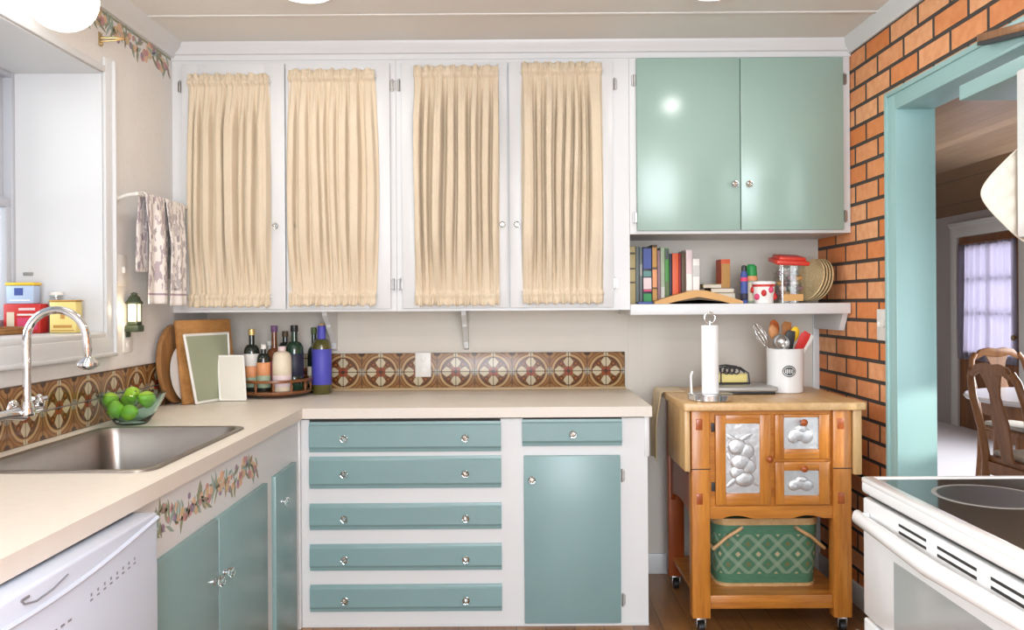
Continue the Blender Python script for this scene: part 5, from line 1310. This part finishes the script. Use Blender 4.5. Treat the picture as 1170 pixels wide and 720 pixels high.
# over-the-range things
t = thing('microwave', 'white microwave over the range at the right edge', 'microwave', (1.33, 1.55, 1.478))
mb = MB(); mb.box(1.175, 1.4985, 1.20, 1.895, 1.478, 1.872, 0.006); mb.build('case', M['enamel'], t)
d = MB().box(1.160, 1.1745, 1.38, 1.893, 1.482, 1.868, 0.006).build('door', M['enamel'], t)
MB().box(1.1585, 1.1602, 1.46, 1.83, 1.545, 1.81).build('door_window', M['ovenglass'], d)
MB().box(1.160, 1.1745, 1.203, 1.378, 1.482, 1.868, 0.004).build('control_panel', M['black'], t)
mb = MB(); mb.tube([(1.158, 1.40, 1.54), (1.135, 1.40, 1.56), (1.135, 1.40, 1.80), (1.158, 1.40, 1.82)], 0.007, 10); mb.build('handle', M['enamel'], d)
tag(MB().box(1.250, 1.4985, 1.15, 2.30, 1.898, 1.940, 0.003).build('wall_shelf', M['tealcase'], None), 'pale teal painted shelf above the microwave across the doorway corner', 'shelf')
# quilted pot holder hanging on the far side of the microwave
t = thing('pot_holder', 'quilted ivory pot holder hanging by a corner beside the microwave', 'pot holder', (1.20, 1.91, 1.46))
pcx, pcz, py_ = 1.212, 1.588, 1.914; hd = 0.098
def sq(n, r, half):
    return [((p[0]-p[1])/math.sqrt(2), (p[0]+p[1])/math.sqrt(2)) for p in rrect(-half, half, -half, half, r, n)]
outl = sq(6, 0.034, hd); q = len(outl)
mb = MB(); N = 16
def quilt(u, v):
    a, b = (u*2-1), (v*2-1)
    m = max(abs(a), abs(b)); L = math.hypot(a, b)
    # squircle mapping keeps rounded corners
    k = 1-0.14*(abs(a*b))**3
    x, z = a*hd*k, b*hd*k
    th = 0.0040+0.0042*abs(math.sin(a*PI*3)*math.sin(b*PI*3))**0.6; th *= (1-m**8*0.6)
    return x, z, th
vsx, fsx = [], []
for side in (-1, 1):
    for j in range(41):
        for i in range(41):
            x, z, th = quilt(i/40, j/40); xr, zr = (x-z)/math.sqrt(2), (x+z)/math.sqrt(2)
            vsx.append((pcx+xr, py_+side*th, pcz+zr))
for s in range(2):
    for j in range(40):
        for i in range(40):
            o = s*1681+j*41+i; fsx.append((o, o+1, o+42, o+41))
mb.add(vsx, fsx); mb.build('quilted_pad', M['quilt'], t, smooth=80)
mb = MB(); edge = []
for k in range(160):
    f = k/160*4; sd = int(f); u = f-sd
    a, b = ((u, 0), (1, u), (1-u, 1), (0, 1-u))[sd]
    x, z, th = quilt(a, b); edge.append((pcx+(x-z)/math.sqrt(2), py_, pcz+(x+z)/math.sqrt(2)))
edge.append(edge[0]); mb.tube(edge, 0.0035, 8, cap=False); mb.build('binding', M['quilt'], t, smooth=80)
mb = MB(); top = pcz+hd*math.sqrt(2)*0.90
mb.tube([(pcx+0.010*math.sin(a), py_, top+0.010-0.010*math.cos(a)) for a in [2*PI*k/14 for k in range(15)]], 0.002, 6); mb.build('hanging_loop', M['quilt'], t, smooth=80)
tag(MB().lathe([(0.008, 0), (0.008, 0.004), (0.003, 0.006), (0.003, 0.022), (0.005, 0.024), (0.0001, 0.025)], (pcx, 1.896, top+0.016), (0, 1, 0), 12).build('hook', M['chrome']), 'small magnetic hook holding the pot holder', 'hook')
# carved stick leaning on the door casing
t = thing('wall_plaque', 'brown wooden plaque with dark lower edge hanging on the brick above the doorway', 'plaque', (1.46, 2.5, 2.13))
mb = MB(); P0, P1 = Vector((1.462, 2.548, 2.140)), Vector((1.462, 2.20, 2.080))
mb.prism([P0, P1, P1+Vector((0, 0, 0.024)), P0+Vector((0, 0, 0.024))], (-0.022, 0, 0), bev=0.003); mb.build('slat_body', M['oak'], t)
mb = MB(); mb.prism([P0-Vector((0, 0, 0.011)), P1-Vector((0, 0, 0.011)), P1, P0], (-0.02, 0, 0)); mb.build('lower_edge', M['iron'], t)

# ceiling lights
for i, (x, y) in enumerate(LAMPS):
    lab = ('round flush ceiling light above the left curtained cabinets', 'round flush ceiling light above the right curtained cabinets', 'added round ceiling light for fill, overhead at the left behind the view', 'added round ceiling light for fill, overhead at the right behind the view')[i]
    t = thing('ceiling_light', lab, 'ceiling light', (x, y, ZC-0.03))
    MB().lathe([(0.095, 0.0), (0.11, -0.006), (0.112, -0.014), (0.095, -0.018), (0.095, 0)], (x, y, ZC-0.0005), seg=36).build('trim_ring', M['enamel'], t)
    MB().lathe([(0.0001, -0.008), (0.094, -0.008), (0.094, -0.012), (0.07, -0.020), (0.0001, -0.022)], (x, y, ZC), seg=36).build('diffuser', glow('lamp_diffuser', (1.0, 0.96, 0.9), 3.0), t)

# ================================================================== DINING ROOM
mb = MB()
for z0, z1, y0, y1 in ((0, 2.14, DOY1, DOY1+0.11), (0, 2.14, DOY0-0.11, DOY0), (DOZ, DOZ+0.14, DOY0-0.11, DOY1+0.11)):
    mb.box(4.68, 4.702, y0, y1, z0, z1, 0.004)
mb.box(4.665, 4.702, DOY0-0.13, DOY1+0.13, DOZ+0.13, DOZ+0.155, 0.005); mb.box(4.672, 4.702, DOY0-0.12, DOY1+0.12, DOZ+0.105, DOZ+0.131, 0.004)
struct('trim_8', mb, M['dcasing'])
mb = MB(); dx0, dx1 = 4.715, 4.755
mb.box(dx0, dx1, DOY0+0.003, DOY0+0.13, 0.004, DOZ-0.003, 0.003); mb.box(dx0, dx1, DOY1-0.13, DOY1-0.003, 0.004, DOZ-0.003, 0.003)
mb.box(dx0, dx1, DOY0+0.1, DOY1-0.1, 0.004, 0.80, 0.003); mb.box(dx0, dx1, DOY0+0.1, DOY1-0.1, DOZ-0.11, DOZ-0.003, 0.003)
for zz in (1.20, 1.55): mb.box(dx0+0.01, dx1-0.01, DOY0+0.1, DOY1-0.1, zz-0.012, zz+0.012)
mb.box(dx0+0.01, dx1-0.01, (DOY0+DOY1)/2-0.012, (DOY0+DOY1)/2+0.012, 0.8, DOZ-0.1)
d2 = struct('door_2', mb, M['doorwood'])
MB().box(dx0+0.018, dx0+0.023, DOY0+0.12, DOY1-0.12, 0.79, DOZ-0.1).build('door_pane', M['pane'], d2)
MB().lathe([(0.012, 0), (0.010, 0.02), (0.026, 0.035), (0.026, 0.05), (0.0001, 0.058)], (dx0, DOY0+0.07, 0.98), (-1, 0, 0), 16).build('door_knob', M['brass'], d2, smooth=50)
def sheer(u, v):
    y = DOY0+0.08+(DOY1-DOY0-0.14)*u+0.05*(1-v)*(u-0.5)
    return (4.698+0.014*math.sin(u*60+1.5*math.sin(v*2))+0.008*math.sin(u*23), y, 0.72+1.20*v)
t = thing('door_curtain', 'sheer lavender curtain over the glass of the dining room door', 'curtain', (4.7, 8.2, 0.72))
MB().grid(sheer, 140, 12).build('sheer_panel', M['sheer'], t, smooth=80, solid=0.001)
MB().cyl((4.690, DOY0+0.05, 1.925), (4.690, DOY1-0.05, 1.925), 0.010).build('curtain_rod', M['doorwood'], t)

# dining set
tc = (3.34, 4.98)
t = thing('dining_table', 'round white-topped dining table seen through the doorway', 'table', (*tc, 0))
MB().lathe([(0.0001, 0.715), (0.50, 0.715), (0.535, 0.722), (0.545, 0.735), (0.535, 0.75), (0.0001, 0.75)], (*tc, 0), seg=64).build('tabletop', M['appletable'], t, smooth=40)
MB().lathe([(0.42, 0.63), (0.44, 0.63), (0.44, 0.7145), (0.42, 0.7145), (0.42, 0.63)], (*tc, 0), seg=48).build('apron', M['oak'], t, smooth=40)
for k in range(4):
    a = PI/4+k*PI/2; MB().lathe([(0.022, 0), (0.03, 0.08), (0.022, 0.12), (0.034, 0.35), (0.026, 0.58), (0.036, 0.6), (0.036, 0.714)], (tc[0]+0.36*math.cos(a), tc[1]+0.36*math.sin(a), 0.0), seg=18).build('leg', M['oak'], t, smooth=40)
def dining_chair(x, y, rz, label, mat):
    """local: seat faces +Y, back at -Y"""
    T = Matrix.Translation((x, y, 0)) @ Matrix.Rotation(rz, 4, 'Z')
    t = thing('dining_chair', label, 'chair', (x, y, 0), 'dining chairs')
    m = mat
    MB(T).prism([(-0.215, -0.20, 0.445), (0.215, -0.20, 0.445), (0.245, 0.22, 0.445), (-0.245, 0.22, 0.445)], (0, 0, 0.025), bev=0.006).build('seat', m, t)
    MB(T).box(-0.205, 0.205, -0.165, 0.205, 0.4705, 0.502, 0.014, 3).build('cushion', M['cushion'], t)
    mb = MB(T)
    for s in (-1, 1): mb.box(s*0.212-0.012, s*0.212+0.012, -0.19, 0.20, 0.385, 0.4445)
    mb.box(-0.20, 0.20, 0.19, 0.212, 0.385, 0.4445); mb.box(-0.19, 0.19, -0.215, -0.193, 0.375, 0.4445); mb.build('seat_rail', m, t)
    for s in (-1, 1):
        P = [(s*0.185, -0.26, 0.0), (s*0.190, -0.22, 0.25), (s*0.192, -0.205, 0.45), (s*0.205, -0.225, 0.62), (s*0.218, -0.265, 0.80), (s*0.200, -0.290, 0.91), (s*0.165, -0.300, 0.955)]
        MB(T).tube(P, [0.019, 0.021, 0.023, 0.021, 0.020, 0.020, 0.020], 10).build('leg', m, t, smooth=60)
        MB(T).tube([(s*0.215, 0.20, 0.0), (s*0.205, 0.185, 0.12), (s*0.222, 0.20, 0.33), (s*0.215, 0.195, 0.444)], [0.017, 0.016, 0.026, 0.026], 10).build('leg', m, t, smooth=60)
    pts = [(-0.175, 0.935), (-0.13, 0.985), (-0.06, 1.0), (0, 0.992), (0.06, 1.0), (0.13, 0.985), (0.175, 0.935), (0.16, 0.915), (0.10, 0.945), (0.045, 0.935), (0, 0.93), (-0.045, 0.935), (-0.10, 0.945), (-0.16, 0.915)]
    MB(T).prism([(a, -0.315, b) for a, b in pts], (0, 0.026, 0), bev=0.005).build('top_rail', m, t)
    L = [(0.050, 0.47), (0.045, 0.52), (0.060, 0.60), (0.066, 0.68), (0.048, 0.77), (0.040, 0.83), (0.062, 0.90), (0.085, 0.945)]
    mb = MB(T); vsx, fsx = [], []
    for hw, z in L:
        yy = -0.205-0.10*((z-0.45)/0.5)
        vsx += [(-hw, yy-0.006, z), (hw, yy-0.006, z), (hw, yy+0.006, z), (-hw, yy+0.006, z)]
    for i in range(len(L)-1):
        for k in range(4): fsx.append((i*4+k, i*4+(k+1) % 4, (i+1)*4+(k+1) % 4, (i+1)*4+k))
    fsx += [(3, 2, 1, 0), tuple(len(L)*4-4+k for k in range(4))]
    mb.add(vsx, fsx); mb.build('splat', m, t, smooth=50)
    return t
dining_chair(2.84, 4.39, -PI/2+0.05, 'oak dining chair with a shaped splat, nearest the kitchen doorway', M['oak'])
dining_chair(3.47, 5.55, PI+0.12, 'dining chair at the far side of the white round table', M['oak'])

# low sun through the dining room window on to the door jamb
_o = bpy.data.objects.new('low_sun', _sp); C.objects.link(_o)
_src = Vector((4.6, 0.55, 1.85)); _dst = Vector((1.57, 3.17, 0.86)); _o.location = _src
_o.rotation_euler = (_dst-_src).to_track_quat('-Z', 'Y').to_euler()
